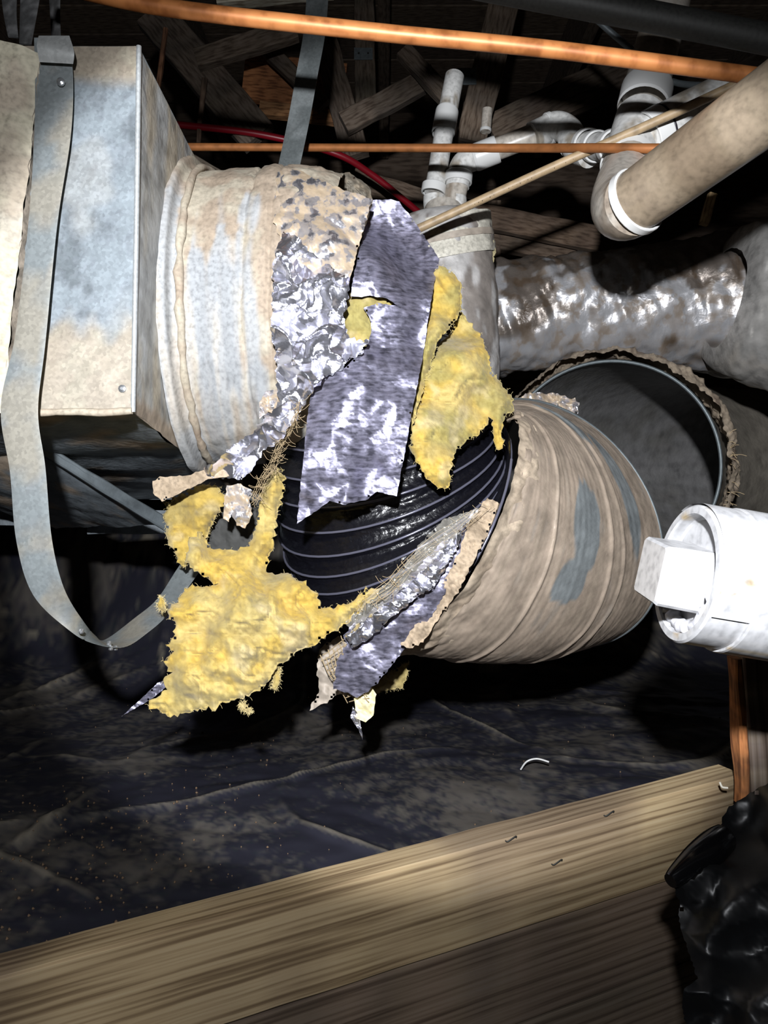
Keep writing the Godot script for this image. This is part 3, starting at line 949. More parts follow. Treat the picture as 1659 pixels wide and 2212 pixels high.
func silver_ducts() -> void:
	# run of insulated flexible duct in a wrinkled silver jacket
	var wr := func(u: float, t: float, p: Vector3) -> float:
		return 0.006 * fbm(p, 8.0) + 0.006 * absf(noise_a.get_noise_3dv(Vector3(p.x * 13 + p.y * 6, p.y * 4, p.z * 4))) + 0.0035 * noise_a.get_noise_3dv(Vector3(p.x * 40 + p.y * 14, p.y * 10, p.z * 10))
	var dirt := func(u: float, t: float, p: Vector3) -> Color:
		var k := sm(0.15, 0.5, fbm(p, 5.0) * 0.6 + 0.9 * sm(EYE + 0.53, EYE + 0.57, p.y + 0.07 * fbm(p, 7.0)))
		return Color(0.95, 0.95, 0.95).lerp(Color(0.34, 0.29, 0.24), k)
	var t := thing("insulated_flexible_duct", "silver jacketed insulated flexible duct running above the open duct mouth", "flexible duct", pt(1320, 800, 1.85))
	var rg := []
	for k in [[1010, 690, 1.9, 118], [1090, 688, 1.88, 120], [1200, 675, 1.86, 116], [1320, 668, 1.85, 122], [1450, 660, 1.84, 132], [1560, 655, 1.82, 150], [1660, 650, 1.8, 165], [1800, 640, 1.8, 175]]:
		var r: float = k[3] / FOCAL * k[2]
		rg.append([pt(k[0], k[1], k[2]), Vector3(0, r, 0), Vector3(0, 0, r)])
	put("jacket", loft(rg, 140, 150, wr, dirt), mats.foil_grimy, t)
	for k in [[1120, 600, 1.73], [1150, 770, 1.74]]: pass
	var o := thing("thick_flexible_duct", "thicker silver flexible duct section at the right picture edge", "flexible duct", pt(1650, 820, 1.6))
	var rg2 := []
	for k in [[1562, 640, 1.66, 100], [1570, 642, 1.66, 140], [1590, 645, 1.65, 156], [1660, 660, 1.62, 172], [1760, 690, 1.6, 180], [1900, 720, 1.6, 180]]:
		var r: float = k[3] / FOCAL * k[2]
		rg2.append([pt(k[0], k[1], k[2]), Vector3(0.12 * r, r, 0), Vector3(0, 0, r)])
	put("jacket", loft(rg2, 120, 90, func(u, t, p: Vector3): return 0.006 * fbm(p, 7.0) + 0.006 * absf(noise_a.get_noise_3dv(Vector3(p.x * 30 + p.y * 5, p.y * 4, p.z * 4))), none), mats.foil_bright, o)
	# upright foil wrapped duct behind the torn flap
	var b := thing("foil_wrapped_riser", "upright foil wrapped duct end banded with tan tape under the drain pipes", "duct", pt(960, 830, 1.62))
	var rv := []
	for k in [[950, 462, 1.62, 40], [950, 470, 1.62, 84], [955, 500, 1.62, 104], [958, 560, 1.62, 108], [962, 640, 1.62, 110], [965, 760, 1.62, 112], [968, 860, 1.62, 112]]:
		var r: float = k[3] / FOCAL * k[2]
		rv.append([pt(k[0], k[1], k[2]), Vector3(r, 0.1 * r, 0), Vector3(0, -0.1 * r, r)])
	put("wrap", loft(rv, 110, 90, func(u, t, p: Vector3): return 0.003 * fbm(p, 12.0), func(u: float, t: float, p: Vector3): return Color(0.62, 0.6, 0.58).lerp(Color(0.34, 0.3, 0.27), sm(0.0, 0.5, fbm(Vector3(p.x * 3, p.y, p.z * 3), 6.0) + 0.35 * sm(0.14, 0.19, p.x) * 1.5))), mats.mastic_smooth, b)
	var tp := func(y0: float, y1: float, called: String, mat: Material, grow: float) -> void:
		var rr := []
		for k in 3:
			var yy := lerpf(y0, y1, k / 2.0)
			var r := (lerpf(100, 109, clampf((yy - 480) / 80.0, 0, 1)) + grow) / FOCAL * 1.62
			rr.append([pt(957, yy, 1.62), Vector3(r, 0.2 * r, 0), Vector3(0, -0.22 * r, r)])
		put(called, loft(rr, 80, 8, func(u, t, p: Vector3): return 0.002 * fbm(p, 30.0), none), mat, b)
	tp.call(478, 545, "foil_tape", mats.tape, 2.0)
	tp.call(517, 531, "tan_band", mats.pvc_dusty, 4.0)
	tp.call(545, 566, "foil_tape", mats.tape, 3.0)
	var tuft := dense(v2([1040, 485, 1056, 492, 1066, 520, 1070, 545, 1062, 570, 1048, 560, 1038, 520]), 3.0, 3.0, 5)
	put("wool_tuft", sheet(tuft, 4.0, func(x, y): return pt(x, y, 1.6), func(x, y, e): return 0.012 * sm(0.0, 12.0, e) + 0.003 * noise_a.get_noise_2d(x * 0.2, y * 0.2) * sm(0, 4, e), func(p, x, y): return Color(0.4, 0.35, 0.2)), mats.wool, b)
	# lump of old mastic behind the collar
	var lp := thing("mastic_lump", "grey lump of old mastic peeping over the collar edge", "mastic lump", pt(760, 430, 1.5))
	var pl := dense(v2([722, 395, 730, 376, 755, 372, 775, 385, 800, 410, 810, 440, 760, 440, 735, 420]), 4.0, 3.0, 8)
	put("lump", sheet(pl, 5.0, func(x, y): return pt(x, y, 1.5), func(x, y, e): return 0.03 * sqrt(sm(0.0, 22.0, e)) + 0.004 * noise_a.get_noise_2d(x * 0.15, y * 0.15) * sm(0, 6, e), func(p, x, y): return Color(0.26, 0.23, 0.18).lerp(Color(0.4, 0.33, 0.24), sm(-0.3, 0.5, fbm(p, 40.0))), true), mats.mastic, lp)

func wool_color(p: Vector3, bias := 0.0, olive := 0.0) -> Color:
	var n := fbm(p, 13.0)
	var n2 := fbm(p + Vector3(7, 3, 1), 7.0)
	var c := Color(0.56, 0.39, 0.08).lerp(Color(0.55, 0.43, 0.16), sm(-0.4, 0.6, n + bias))
	c = c.lerp(Color(0.33, 0.29, 0.105), olive * sm(-0.5, 0.3, fbm(p + Vector3(2, 2, 8), 9.0)))
	c = c.lerp(Color(0.36, 0.29, 0.12), 0.7 * sm(0.1, 0.8, n2))
	return c.lerp(Color(0.52, 0.44, 0.27), 0.5 * sm(0.35, 0.8, fbm(p + Vector3(1, 9, 4), 15.0)))

func wool_piece(called: String, label: String, poly: Array, known: Array, thick: float, round_px: float, step: float, bias: float, seed_no: int, rough := 8.0, parent: Node = null) -> Node3D:
	var out := dense(v2(poly), 6.0, rough, seed_no)
	var base := Vector3.ZERO
	for p in out: base += pt(p.x, p.y, depth_of(known, p.x, p.y))
	base /= out.size()
	var t: Node3D = parent if parent else thing(called, label, "insulation", base, "")
	var place := func(x: float, y: float) -> Vector3:
		return pt(x, y, depth_of(known, x, y) + 0.012 * noise_b.get_noise_2d(x * 1.0 + seed_no * 50, y * 1.0))
	var th := func(x: float, y: float, e: float) -> float:
		var k := sqrt(clampf(e / round_px, 0.0, 1.0))
		var lump := 1.0 + 0.5 * noise_b.get_noise_2d(x * 1.5, y * 1.5 + seed_no * 30) + 0.12 * noise_b.get_noise_2d(x * 5.0, y * 5.0) 
		var crease := 0.22 * exp(-pow(noise_b.get_noise_2d(x * 0.7 + 300, y * 0.9 + seed_no * 70) / 0.1, 2.0))
		return thick * k * (lump - crease) + 0.0005 * noise_b.get_noise_2d(x * 14, y * 14) * k
	put("batt" if parent == null else called, sheet(out, step, place, th, func(p: Vector3, _x, _y): return wool_color(p, bias, 0.85 if seed_no in [3, 4, 9] else 0.15), true), mats.wool, t)
	# stray fibres along the torn edge
	var rg := RandomNumberGenerator.new()
	rg.seed = seed_no * 13 + 5
	var m := fresh()
	for k in 220:
		var q: Vector2 = out[rg.randi() % out.size()]
		var p := pt(q.x, q.y, depth_of(known, q.x, q.y))
		var d := Vector3(rg.randf_range(-1, 1), rg.randf_range(-1, 1), rg.randf_range(-0.4, 0.8)) * rg.randf_range(0.002, 0.006)
		join(m, tube(smooth_path([p, p + d * 0.5 + Vector3(0, 0.001, 0), p + d], 3), 0.00018, 4, true, func(pp, _a, _b): return Color(0.74, 0.62, 0.32)))
	tag(put("stray_fibres", m, mats.wool, t), "", "", "", "stuff")
	return t

func insulation() -> void:
	# hanging batt at the left of the black core
	wool_piece("hanging_insulation", "large yellow fibreglass batt hanging torn below the duct collar at left", [
		470, 1262, 402, 1215, 412, 1165, 436, 1150, 455, 1185, 500, 1190, 540, 1180, 556, 1120, 565, 1060, 590, 1020, 612, 1010, 613, 1060, 603, 1100, 596, 1150, 585, 1200, 575, 1236,
		620, 1242, 665, 1262, 690, 1290, 702, 1318, 760, 1300, 790, 1272, 820, 1268, 815, 1285, 770, 1325, 730, 1362, 690, 1385, 660, 1400, 640, 1412, 610, 1430, 585, 1465, 560, 1490, 520, 1512, 470, 1528, 420, 1536, 370, 1546, 325, 1530, 318, 1520, 335, 1505, 362, 1490, 350, 1465, 368, 1455, 355, 1430, 372, 1410, 360, 1395, 378, 1370, 376, 1345, 362, 1330, 360, 1315, 385, 1300, 398, 1270],
		[[480, 1150, 1.16], [590, 1050, 1.16], [590, 1200, 1.15], [430, 1250, 1.12], [660, 1300, 1.09], [550, 1350, 1.05], [400, 1330, 1.08], [340, 1520, 1.07], [480, 1510, 1.05], [640, 1400, 1.07], [800, 1280, 1.1]], 0.024, 36.0, 6.0, 0.1, 1, 7.0)
	wool_piece("tucked_insulation", "deep yellow fibreglass clump tucked under the crumpled foil", [
		380, 1070, 420, 1050, 470, 1050, 490, 1075, 480, 1100, 462, 1120, 448, 1160, 430, 1180, 408, 1220, 395, 1228, 378, 1195, 360, 1170, 356, 1140, 352, 1110, 362, 1085],
		[[380, 1100, 1.22], [450, 1100, 1.2], [400, 1200, 1.2]], 0.02, 26.0, 6.0, -0.6, 2, 6.0)
	var gb := thing("grey_backing", "dark grey backing seen in the hole of the hanging batt", "backing", pt(520, 1190, 1.24))
	foil_sheet("backing", [440, 1090, 500, 1060, 570, 1070, 585, 1150, 560, 1215, 470, 1215, 430, 1170], [[500, 1140, 1.245]], mats.backing, 0.004, 0.8, 6.0, gb, 3.0, 28, 0.002)
	# the two leaves at the right of the foil flap
	wool_piece("upper_insulation_leaf", "upper yellow fibreglass leaf sticking out behind the silver flap", [
		938, 590, 950, 572, 978, 588, 996, 610, 998, 640, 996, 668, 985, 690, 965, 715, 945, 740, 935, 775, 925, 810, 912, 850, 895, 905, 890, 930, 885, 900, 900, 800, 920, 690, 930, 620],
		[[940, 590, 1.19], [990, 640, 1.2], [930, 750, 1.16], [890, 920, 1.13]], 0.014, 16.0, 5.0, 0.2, 3, 3.0)
	wool_piece("lower_insulation_leaf", "lower yellow fibreglass leaf draped over the right side of the black core", [
		990, 672, 1010, 690, 1035, 722, 1052, 760, 1065, 800, 1090, 840, 1112, 862, 1108, 885, 1092, 900, 1085, 920, 1086, 960, 1078, 972, 1068, 965, 1065, 930, 1058, 902, 1048, 922, 1030, 940, 1010, 952, 986, 970, 984, 985, 975, 1010, 968, 1055, 955, 1050, 938, 1052, 925, 1040, 915, 1015, 900, 995, 892, 985, 884, 965, 893, 910, 905, 850, 930, 790, 950, 745, 975, 720],
		[[985, 690, 1.25], [1080, 860, 1.2], [960, 800, 1.17], [900, 950, 1.13], [960, 1040, 1.12], [1075, 950, 1.17]], 0.015, 20.0, 5.0, 0.0, 4, 5.0)
	# brown bit of rag hanging under the tail
	wool_piece("dirty_wool_tuft", "dirty brown wool tuft below the foil tail", [830, 1460, 880, 1430, 878, 1470, 870, 1485, 840, 1490, 812, 1500, 800, 1490], [[840, 1470, 1.3]], 0.01, 12.0, 5.0, 0.9, 6, 4.0)
	# crumbs torn from the big batt
	var crumbs := [[[345, 1290, 352, 1292, 360, 1318, 350, 1322, 340, 1312], [[345, 1300, 1.1]], "small wool crumb clinging to the hanging strap"], [[598, 1440, 606, 1445, 604, 1475, 594, 1490, 586, 1486, 590, 1465], [[595, 1465, 1.08]], "wool strand dangling under the hanging batt"], [[518, 1520, 530, 1518, 542, 1538, 536, 1542, 522, 1534], [[530, 1530, 1.05]], "wool shred under the lower edge of the hanging batt"]]
	for k in 3: wool_piece("wool_shred", crumbs[k][2], crumbs[k][0], crumbs[k][1], 0.006, 6.0, 4.0, 0.5, 20 + k, 2.0)

# sharp folds of crushed foil: triangle waves across one another
func facets(x: float, y: float, size: float, seed_no: int) -> float:
	var h := 0.0
	var wx := x + 16.0 * noise_b.get_noise_2d(x * 1.3 + seed_no * 71, y * 1.3)
	var wy := y + 16.0 * noise_b.get_noise_2d(x * 1.3, y * 1.3 + seed_no * 47)
	for k in 6:
		var a := 0.5 + k * 1.13 + seed_no * 0.37
		var l: float = size * [1.0, 0.72, 1.31, 0.55, 0.86, 0.41][k]
		h += absf(fposmod((wx * cos(a) + wy * sin(a)) / l + k * 0.37, 1.0) - 0.5) * l / size
	return h - 1.2

func foil_sheet(called: String, poly: Array, known: Array, mat: Material, crumple: float, scale: float, step: float, parent: Node, rough := 3.0, seed_no := 0, thick := 0.0006, folds := Vector2.ZERO, hug := 0.0, facet := 0.0) -> MeshInstance3D:
	var out := dense(v2(poly), 6.0, rough, seed_no)
	var place := func(x: float, y: float) -> Vector3:
		var d := depth_of(known, x, y)
		if hug > 0: d = minf(d, on_collar(x, y, hug))
		var c := noise_r.get_noise_2d(x * 1.1 * scale + y * 0.3 + seed_no * 61, y * 0.9 * scale)
		var c2 := noise_r.get_noise_2d(x * 2.6 * scale - y * 0.8, y * 2.2 * scale + seed_no * 33)
		var f := 0.0
		if folds != Vector2.ZERO: f = 0.012 * sin((x * folds.x + y * folds.y) + 2.0 * noise_b.get_noise_2d(x * 1.2, y * 1.2))
		if facet > 0: return pt(x, y, d + crumple * facets(x, y, facet, seed_no) + 0.0007 * c2)
		return pt(x, y, d + crumple * (c + (0.45 if scale > 0.75 else 0.1) * c2) + crumple * 0.8 * noise_b.get_noise_2d(x * 2.0 + seed_no * 40, y * 2.0) + f)
	return put(called, sheet(out, step, place, func(_x, _y, _e): return thick, none), mat, parent)

func flaps() -> void:
	# dusty taped jacket over the collar end, with the crumpled bright foil in front
	var t := thing("foil_jacket", "torn silver foil jacket crumpled over the end of the duct collar", "foil jacket", pt(680, 700, 1.06))
	foil_sheet("dusty_tape", [600, 372, 622, 364, 655, 372, 720, 402, 805, 430, 790, 480, 775, 530, 757, 600, 745, 660, 720, 640, 690, 600, 640, 560, 608, 520, 590, 480], [[600, 380, 1.26], [800, 440, 1.2], [610, 500, 1.1], [700, 550, 1.075], [750, 640, 1.08]], mats.foil_dusty, 0.004, 0.8, 5.0, t, 3.0, 1, 0.0006, Vector2.ZERO, 0.262)
	foil_sheet("crumpled_foil", [612, 500, 640, 512, 690, 560, 735, 590, 758, 600, 748, 650, 742, 690, 752, 725, 770, 735, 798, 735, 780, 765, 748, 780, 740, 800, 700, 815, 675, 850, 640, 905, 605, 950, 570, 975, 548, 1010, 520, 1040, 500, 1030, 470, 1035, 448, 1028, 440, 1012, 465, 998, 500, 965, 545, 935, 575, 900, 600, 875, 598, 800, 585, 700, 588, 620, 592, 550], [[600, 560, 1.085], [700, 620, 1.065], [740, 720, 1.06], [600, 700, 1.075], [700, 810, 1.05], [620, 880, 1.08], [520, 1000, 1.12], [340, 1060, 1.16]], mats.foil, 0.026, 0.8, 3.0, t, 5.0, 2, 0.0006, Vector2.ZERO, 0.0, 95.0)
	foil_sheet("dusty_tongue", [330, 1040, 345, 1030, 400, 1028, 440, 1015, 472, 1000, 495, 1028, 450, 1036, 400, 1060, 350, 1083, 330, 1065], [[340, 1055, 1.15], [480, 1010, 1.13]], mats.mastic_tan, 0.012, 0.8, 4.0, t, 2.0, 29, 0.0008, Vector2.ZERO, 0.0, 120.0)
	foil_sheet("hanging_tongue", [490, 1050, 520, 1045, 548, 1062, 538, 1080, 545, 1110, 530, 1140, 512, 1135, 500, 1110, 494, 1128, 484, 1120, 484, 1080], [[510, 1080, 1.13], [510, 1130, 1.14]], mats.foil_dusty, 0.006, 1.0, 4.0, t, 2.0, 3)
	foil_sheet("hanging_tongue", [575, 845, 600, 840, 650, 850, 640, 880, 610, 900, 580, 890, 562, 905, 560, 870], [[600, 870, 1.09]], mats.foil_dusty, 0.01, 1.0, 4.0, t, 2.0, 4)
	# the large flap hanging in front of the black core
	var f := thing("foil_flap", "large torn grey silver foil flap hanging over the black duct core", "foil flap", pt(760, 1090, 1.05))
	foil_sheet("flap", [806, 432, 845, 430, 862, 436, 886, 466, 920, 515, 950, 560, 938, 610, 925, 690, 915, 760, 900, 840, 885, 920, 870, 1000, 857, 1072, 840, 1068, 815, 1062, 790, 1080, 740, 1090, 712, 1082, 690, 1100, 660, 1118, 641, 1132, 648, 1060, 656, 980, 664, 900, 672, 850, 684, 805, 720, 795, 745, 795, 770, 770, 792, 750, 802, 720, 800, 690, 785, 665, 815, 655, 860, 660, 835, 645, 800, 638, 768, 642, 757, 640, 765, 590, 780, 525], [[806, 440, 1.21], [900, 500, 1.22], [945, 560, 1.2], [780, 600, 1.1], [850, 700, 1.09], [920, 700, 1.14], [760, 820, 1.05], [860, 860, 1.07], [690, 830, 1.075], [700, 1050, 1.04], [645, 1125, 1.06], [840, 1060, 1.08]], mats.foil_flap, 0.022, 0.7, 4.5, f, 1.5, 6, 0.0007, Vector2.ZERO, 0.0, 230.0)
	# wool and threads showing in the tear
	wool_piece("exposed_insulation", "dull yellow wool showing through the tear in the foil flap", [735, 690, 755, 635, 800, 632, 850, 650, 840, 670, 800, 680, 805, 720, 795, 745, 760, 745], [[780, 690, 1.12]], 0.012, 20.0, 6.0, 0.4, 9, 3.0)
	# tail of foil and fabric running down to the left from the elbow
	var s := thing("foil_tail", "ragged silver foil tail hanging from the elbow cuff to the ground", "foil strip", pt(800, 1500, 1.1))
	foil_sheet("foil_strip", [1040, 1095, 1000, 1125, 950, 1175, 905, 1225, 860, 1270, 815, 1310, 760, 1350, 742, 1372, 750, 1392, 728, 1425, 724, 1470, 720, 1488, 745, 1495, 770, 1505, 795, 1495, 820, 1470, 855, 1425, 885, 1392, 905, 1375, 940, 1320, 975, 1255, 1010, 1185, 1050, 1110], [[1040, 1100, 1.1], [960, 1220, 1.055], [880, 1310, 1.06], [760, 1420, 1.09], [740, 1490, 1.12], [890, 1390, 1.09]], mats.foil_flap, 0.009, 0.7, 4.5, s, 3.0, 11, 0.0007, Vector2.ZERO, 0.0, 95.0)
	foil_sheet("bright_fold", [1000, 1140, 960, 1180, 920, 1225, 870, 1275, 800, 1330, 760, 1358, 745, 1375, 760, 1400, 800, 1380, 850, 1330, 890, 1300, 940, 1265, 985, 1190], [[960, 1200, 1.035], [860, 1310, 1.04], [760, 1380, 1.07]], mats.foil, 0.013, 0.9, 4.0, s, 4.0, 12, 0.0006, Vector2.ZERO, 0.0, 50.0)
	foil_sheet("tan_fabric", [1052, 1075, 1030, 1105, 1010, 1130, 1000, 1170, 975, 1225, 945, 1280, 905, 1340, 865, 1395, 885, 1400, 915, 1388, 950, 1330, 990, 1280, 1030, 1200, 1060, 1140, 1080, 1090], [[1050, 1090, 1.09], [1000, 1200, 1.045], [900, 1370, 1.07]], mats.mastic_tan, 0.007, 0.9, 5.0, s, 4.0, 13, 0.0015)
	foil_sheet("clear_film", [1045, 1092, 1000, 1108, 960, 1120, 915, 1165, 870, 1225, 830, 1262, 800, 1285, 770, 1320, 745, 1345, 760, 1360, 810, 1325, 860, 1280, 905, 1240, 960, 1185, 1010, 1135], [[960, 1150, 1.02], [800, 1300, 1.04]], mats.film, 0.008, 1.0, 5.0, s, 3.0, 14, 0.0003)
	foil_sheet("paper_end", [765, 1510, 775, 1490, 800, 1482, 812, 1500, 806, 1545, 790, 1560, 770, 1552], [[785, 1520, 1.13]], mats.paper, 0.008, 1.0, 4.0, s, 2.0, 15)
	foil_sheet("foil_tip", [762, 1525, 775, 1545, 780, 1570, 784, 1598, 774, 1575, 757, 1550], [[770, 1550, 1.13]], mats.foil, 0.006, 1.0, 3.0, s, 1.0, 16)
	scrim("scrim_net", s, [[690, 1420, 1.14], [745, 1378, 1.11], [800, 1500, 1.13], [745, 1520, 1.16]], 7, 10, 0.0008, 8, 31)
	scrim("scrim_edge", s, [[640, 890, 1.06], [655, 870, 1.06], [560, 1080, 1.12], [540, 1070, 1.12]], 4, 9, 0.00035, 130, 32)
	scrim("scrim_edge", s, [[1030, 1085, 1.07], [1050, 1100, 1.07], [790, 1320, 1.03], [775, 1300, 1.03]], 4, 8, 0.00035, 60, 33)
	var rag := thing("brown_rag", "brown dirty scrap of netting backing hanging behind the foil tail", "scrap", pt(720, 1530, 1.22))
	foil_sheet("rag", [690, 1400, 730, 1375, 760, 1400, 800, 1500, 770, 1510, 735, 1500, 700, 1520, 668, 1535, 690, 1490, 682, 1440], [[720, 1450, 1.2]], mats.pvc_dusty, 0.006, 0.8, 5.0, rag, 4.0, 18, 0.002)

func wood_tint(c: Color, dark: Color, s := 4.0) -> Callable:
	return func(p: Vector3) -> Color: return c.lerp(dark, sm(-0.25, 0.55, fbm(Vector3(p.x, p.y * 2.2, p.z), s)))

func planks() -> void:
	var b := pt(1604, 1673, 1.135)
	var a := pt(-260, 2182, 0.74)
	a -= (b - a) * 0.35
	var dir := (b - a).normalized()
	# face leans towards the viewer; up runs across the board
	var out := (Vector3(0, -0.045, 1) - dir * dir.dot(Vector3(0, -0.045, 1))).normalized()
	var up := out.cross(dir).normalized()
	if up.y < 0: up = -up
	var h := 0.125
	var names := ["uppermost weathered tan board of the stacked bottom boards", "middle dark brown board of the stacked bottom boards", "lowest dark brown board of the stacked bottom boards"]
	for k in 3:
		var top := -k * (h + 0.0015)
		var off: Vector3 = up * (top - h / 2) - out * (0.025 + [0.0, 0.0025, 0.001][k])
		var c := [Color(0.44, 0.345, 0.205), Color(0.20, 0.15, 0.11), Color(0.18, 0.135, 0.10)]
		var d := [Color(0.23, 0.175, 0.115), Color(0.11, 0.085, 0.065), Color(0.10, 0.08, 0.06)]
		var aa: Vector3 = a + off
		var bb: Vector3 = b + off - dir * (0.02 * k)
		var seg := fresh()
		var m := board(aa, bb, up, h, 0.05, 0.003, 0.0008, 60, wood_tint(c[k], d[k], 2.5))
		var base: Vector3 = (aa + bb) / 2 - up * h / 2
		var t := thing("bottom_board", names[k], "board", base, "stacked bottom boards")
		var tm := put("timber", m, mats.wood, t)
		if k == 0:
			for q in [[0.733, -0.002, 0.0], [0.837, -0.004, 0.0], [0.778, -0.05, 0.0]]:
				var p: Vector3 = a.lerp(b, q[0]) + up * q[1] + out * 0.0
				put("staple", tube(smooth_path([p + dir * -0.008, p + dir * -0.006 + out * 0.003, p + dir * 0.006 + out * 0.003 + up * 0.004, p + dir * 0.008], 3), 0.0009, 6, true), mats.iron, tm)
	# post standing at the right end, its split side showing orange
	var po := thing("corner_post", "weathered wooden post with split orange edge at the right", "post", pt(1640, 1760, 1.12))
	var p0 := pt(1650, 1395, 1.125) ; var p1 := pt(1674, 1760, 1.125)
	put("timber", board(p1, p0, Vector3(1, 0, 0), 0.085, 0.05, 0.003, 0.002, 24, wood_tint(Color(0.3, 0.25, 0.2), Color(0.13, 0.1, 0.09), 9.0)), mats.wood, po)
	put("split_edge", board(pt(1602, 1735, 1.085), pt(1586, 1420, 1.085), Vector3(1, 0, 0), 0.012, 0.03, 0.003, 0.004, 30, wood_tint(Color(0.5, 0.2, 0.07), Color(0.3, 0.13, 0.05), 14.0)), mats.wood_rough, po)
	put("paint_fleck", tube(smooth_path([pt(1555, 1690, 1.08), pt(1560, 1700, 1.08), pt(1572, 1702, 1.08)], 4), 0.0016, 6, true), mats.cream, po)
	# black sheet bunched in the lower right corner
	var s := thing("black_sheet", "black plastic sheet bunched up in the bottom right corner", "plastic sheet", pt(1600, 2230, 0.7))
	foil_sheet("sheet", [1720, 1660, 1659, 1690, 1610, 1720, 1575, 1742, 1558, 1772, 1548, 1820, 1540, 1860, 1500, 1900, 1450, 1905, 1468, 1950, 1466, 1990, 1485, 2050, 1508, 2115, 1482, 2130, 1472, 2165, 1482, 2212, 1490, 2400, 2050, 2400, 2050, 1600], [[1600, 1740, 0.88], [1700, 1750, 0.78], [1480, 1930, 0.74], [1600, 2000, 0.7], [1500, 2200, 0.64], [1700, 2200, 0.6]], mats.liner, 0.03, 0.3, 9.0, s, 3.0, 21, 0.0008, Vector2.ZERO, 0.0, 300.0)
	var fold_r := []
	for k in 19: fold_r.append(0.004 + 0.012 * sin(PI * (0.08 + 0.6 * k / 18.0)))
	var fold := tube(smooth_path([pt(1448, 1903, 0.735), pt(1490, 1870, 0.75), pt(1530, 1838, 0.77), pt(1562, 1810, 0.79)], 6), fold_r, 14, true)
	put("rolled_fold", fold, mats.liner_gloss, s)

func pipe(called: String, label: String, category: String, pts: Array, r: float, mat: Material, per := 10, seg := 18) -> Node3D:
	var p := []
	for q in pts: p.append(pt(q[0], q[1], q[2]))
	var mid: Vector3 = p[p.size() / 2]
	var t := thing(called, label, category, mid - Vector3(0, r, 0))
	put("pipe", tube(smooth_path(p, per), r, seg, true), mat, t)
	return t

func pipes() -> void:
	var c := pipe("copper_pipe", "thick copper pipe crossing the top of the picture", "pipe", [[100, -40, 1.06], [350, 15, 1.06], [800, 68, 1.06], [1200, 108, 1.06], [1660, 168, 1.06], [1850, 195, 1.06]], 0.0112, mats.copper)
	pipe("thin_copper_pipe", "thin copper tube running level below the thick copper pipe", "pipe", [[300, 317, 1.62], [700, 319, 1.56], [1100, 320, 1.44], [1300, 320, 1.3], [1440, 321, 1.24], [1600, 318, 1.2]], 0.0078, mats.copper_dull)
	pipe("red_pipe", "red plastic water tube behind the thin copper tube", "pipe", [[280, 260, 2.07], [390, 270, 2.07], [560, 290, 2.07], [720, 330, 2.1], [800, 375, 2.15], [870, 430, 2.2], [930, 480, 2.25]], 0.0092, mats.red_pipe)
	pipe("iron_pipe", "thick black iron pipe in the upper right corner", "pipe", [[900, -60, 1.2], [1150, -12, 1.2], [1400, 35, 1.2], [1659, 85, 1.2], [1850, 125, 1.2]], 0.022, mats.iron)
	var t := pipe("printed_tube", "thin tan plastic tube with faint printing slanting to the upper right", "pipe", [[880, 505, 1.42], [1000, 450, 1.4], [1200, 358, 1.35], [1400, 270, 1.3], [1600, 178, 1.25], [1700, 130, 1.22]], 0.0078, mats.tan_pipe)
	# the printing: rows of tiny dark strokes along the tube
	var m := fresh()
	var rg := RandomNumberGenerator.new()
	rg.seed = 3
	for k in 66:
		if k % 11 > 7: continue
		var x := 1010.0 + k * 8.2
		var y := lerpf(446, 190, (x - 1010) / 560.0)
		var d := lerpf(1.4, 1.26, (x - 1010) / 560.0) - 0.0079
		var p := pt(x, y + rg.randf_range(-1, 1), d)
		var u := Vector3(0.4, 0.9, 0).normalized() * rg.randf_range(0.0015, 0.003)
		join(m, tube(PackedVector3Array([p - u, p + u]), 0.0006, 4, true))
	tag(put("printing", m, mats.ink, t), "", "", "", "stuff")
	pipe("green_rod", "slim green grey rod slanting behind the thick copper pipe", "rod", [[1270, 25, 1.5], [1320, 70, 1.5], [1380, 120, 1.5], [1450, 175, 1.5], [1530, 185, 1.45]], 0.006, mats.zinc_dark)

func ring_of(a: Vector3, dir: Vector3, r: float, w: float) -> Dictionary:
	return lathe(a - dir.normalized() * w / 2, dir, [[r - 0.004, 0.0], [r - 0.001, 0.0], [r, 0.0015], [r, w - 0.0015], [r - 0.001, w], [r - 0.004, w]], 32)

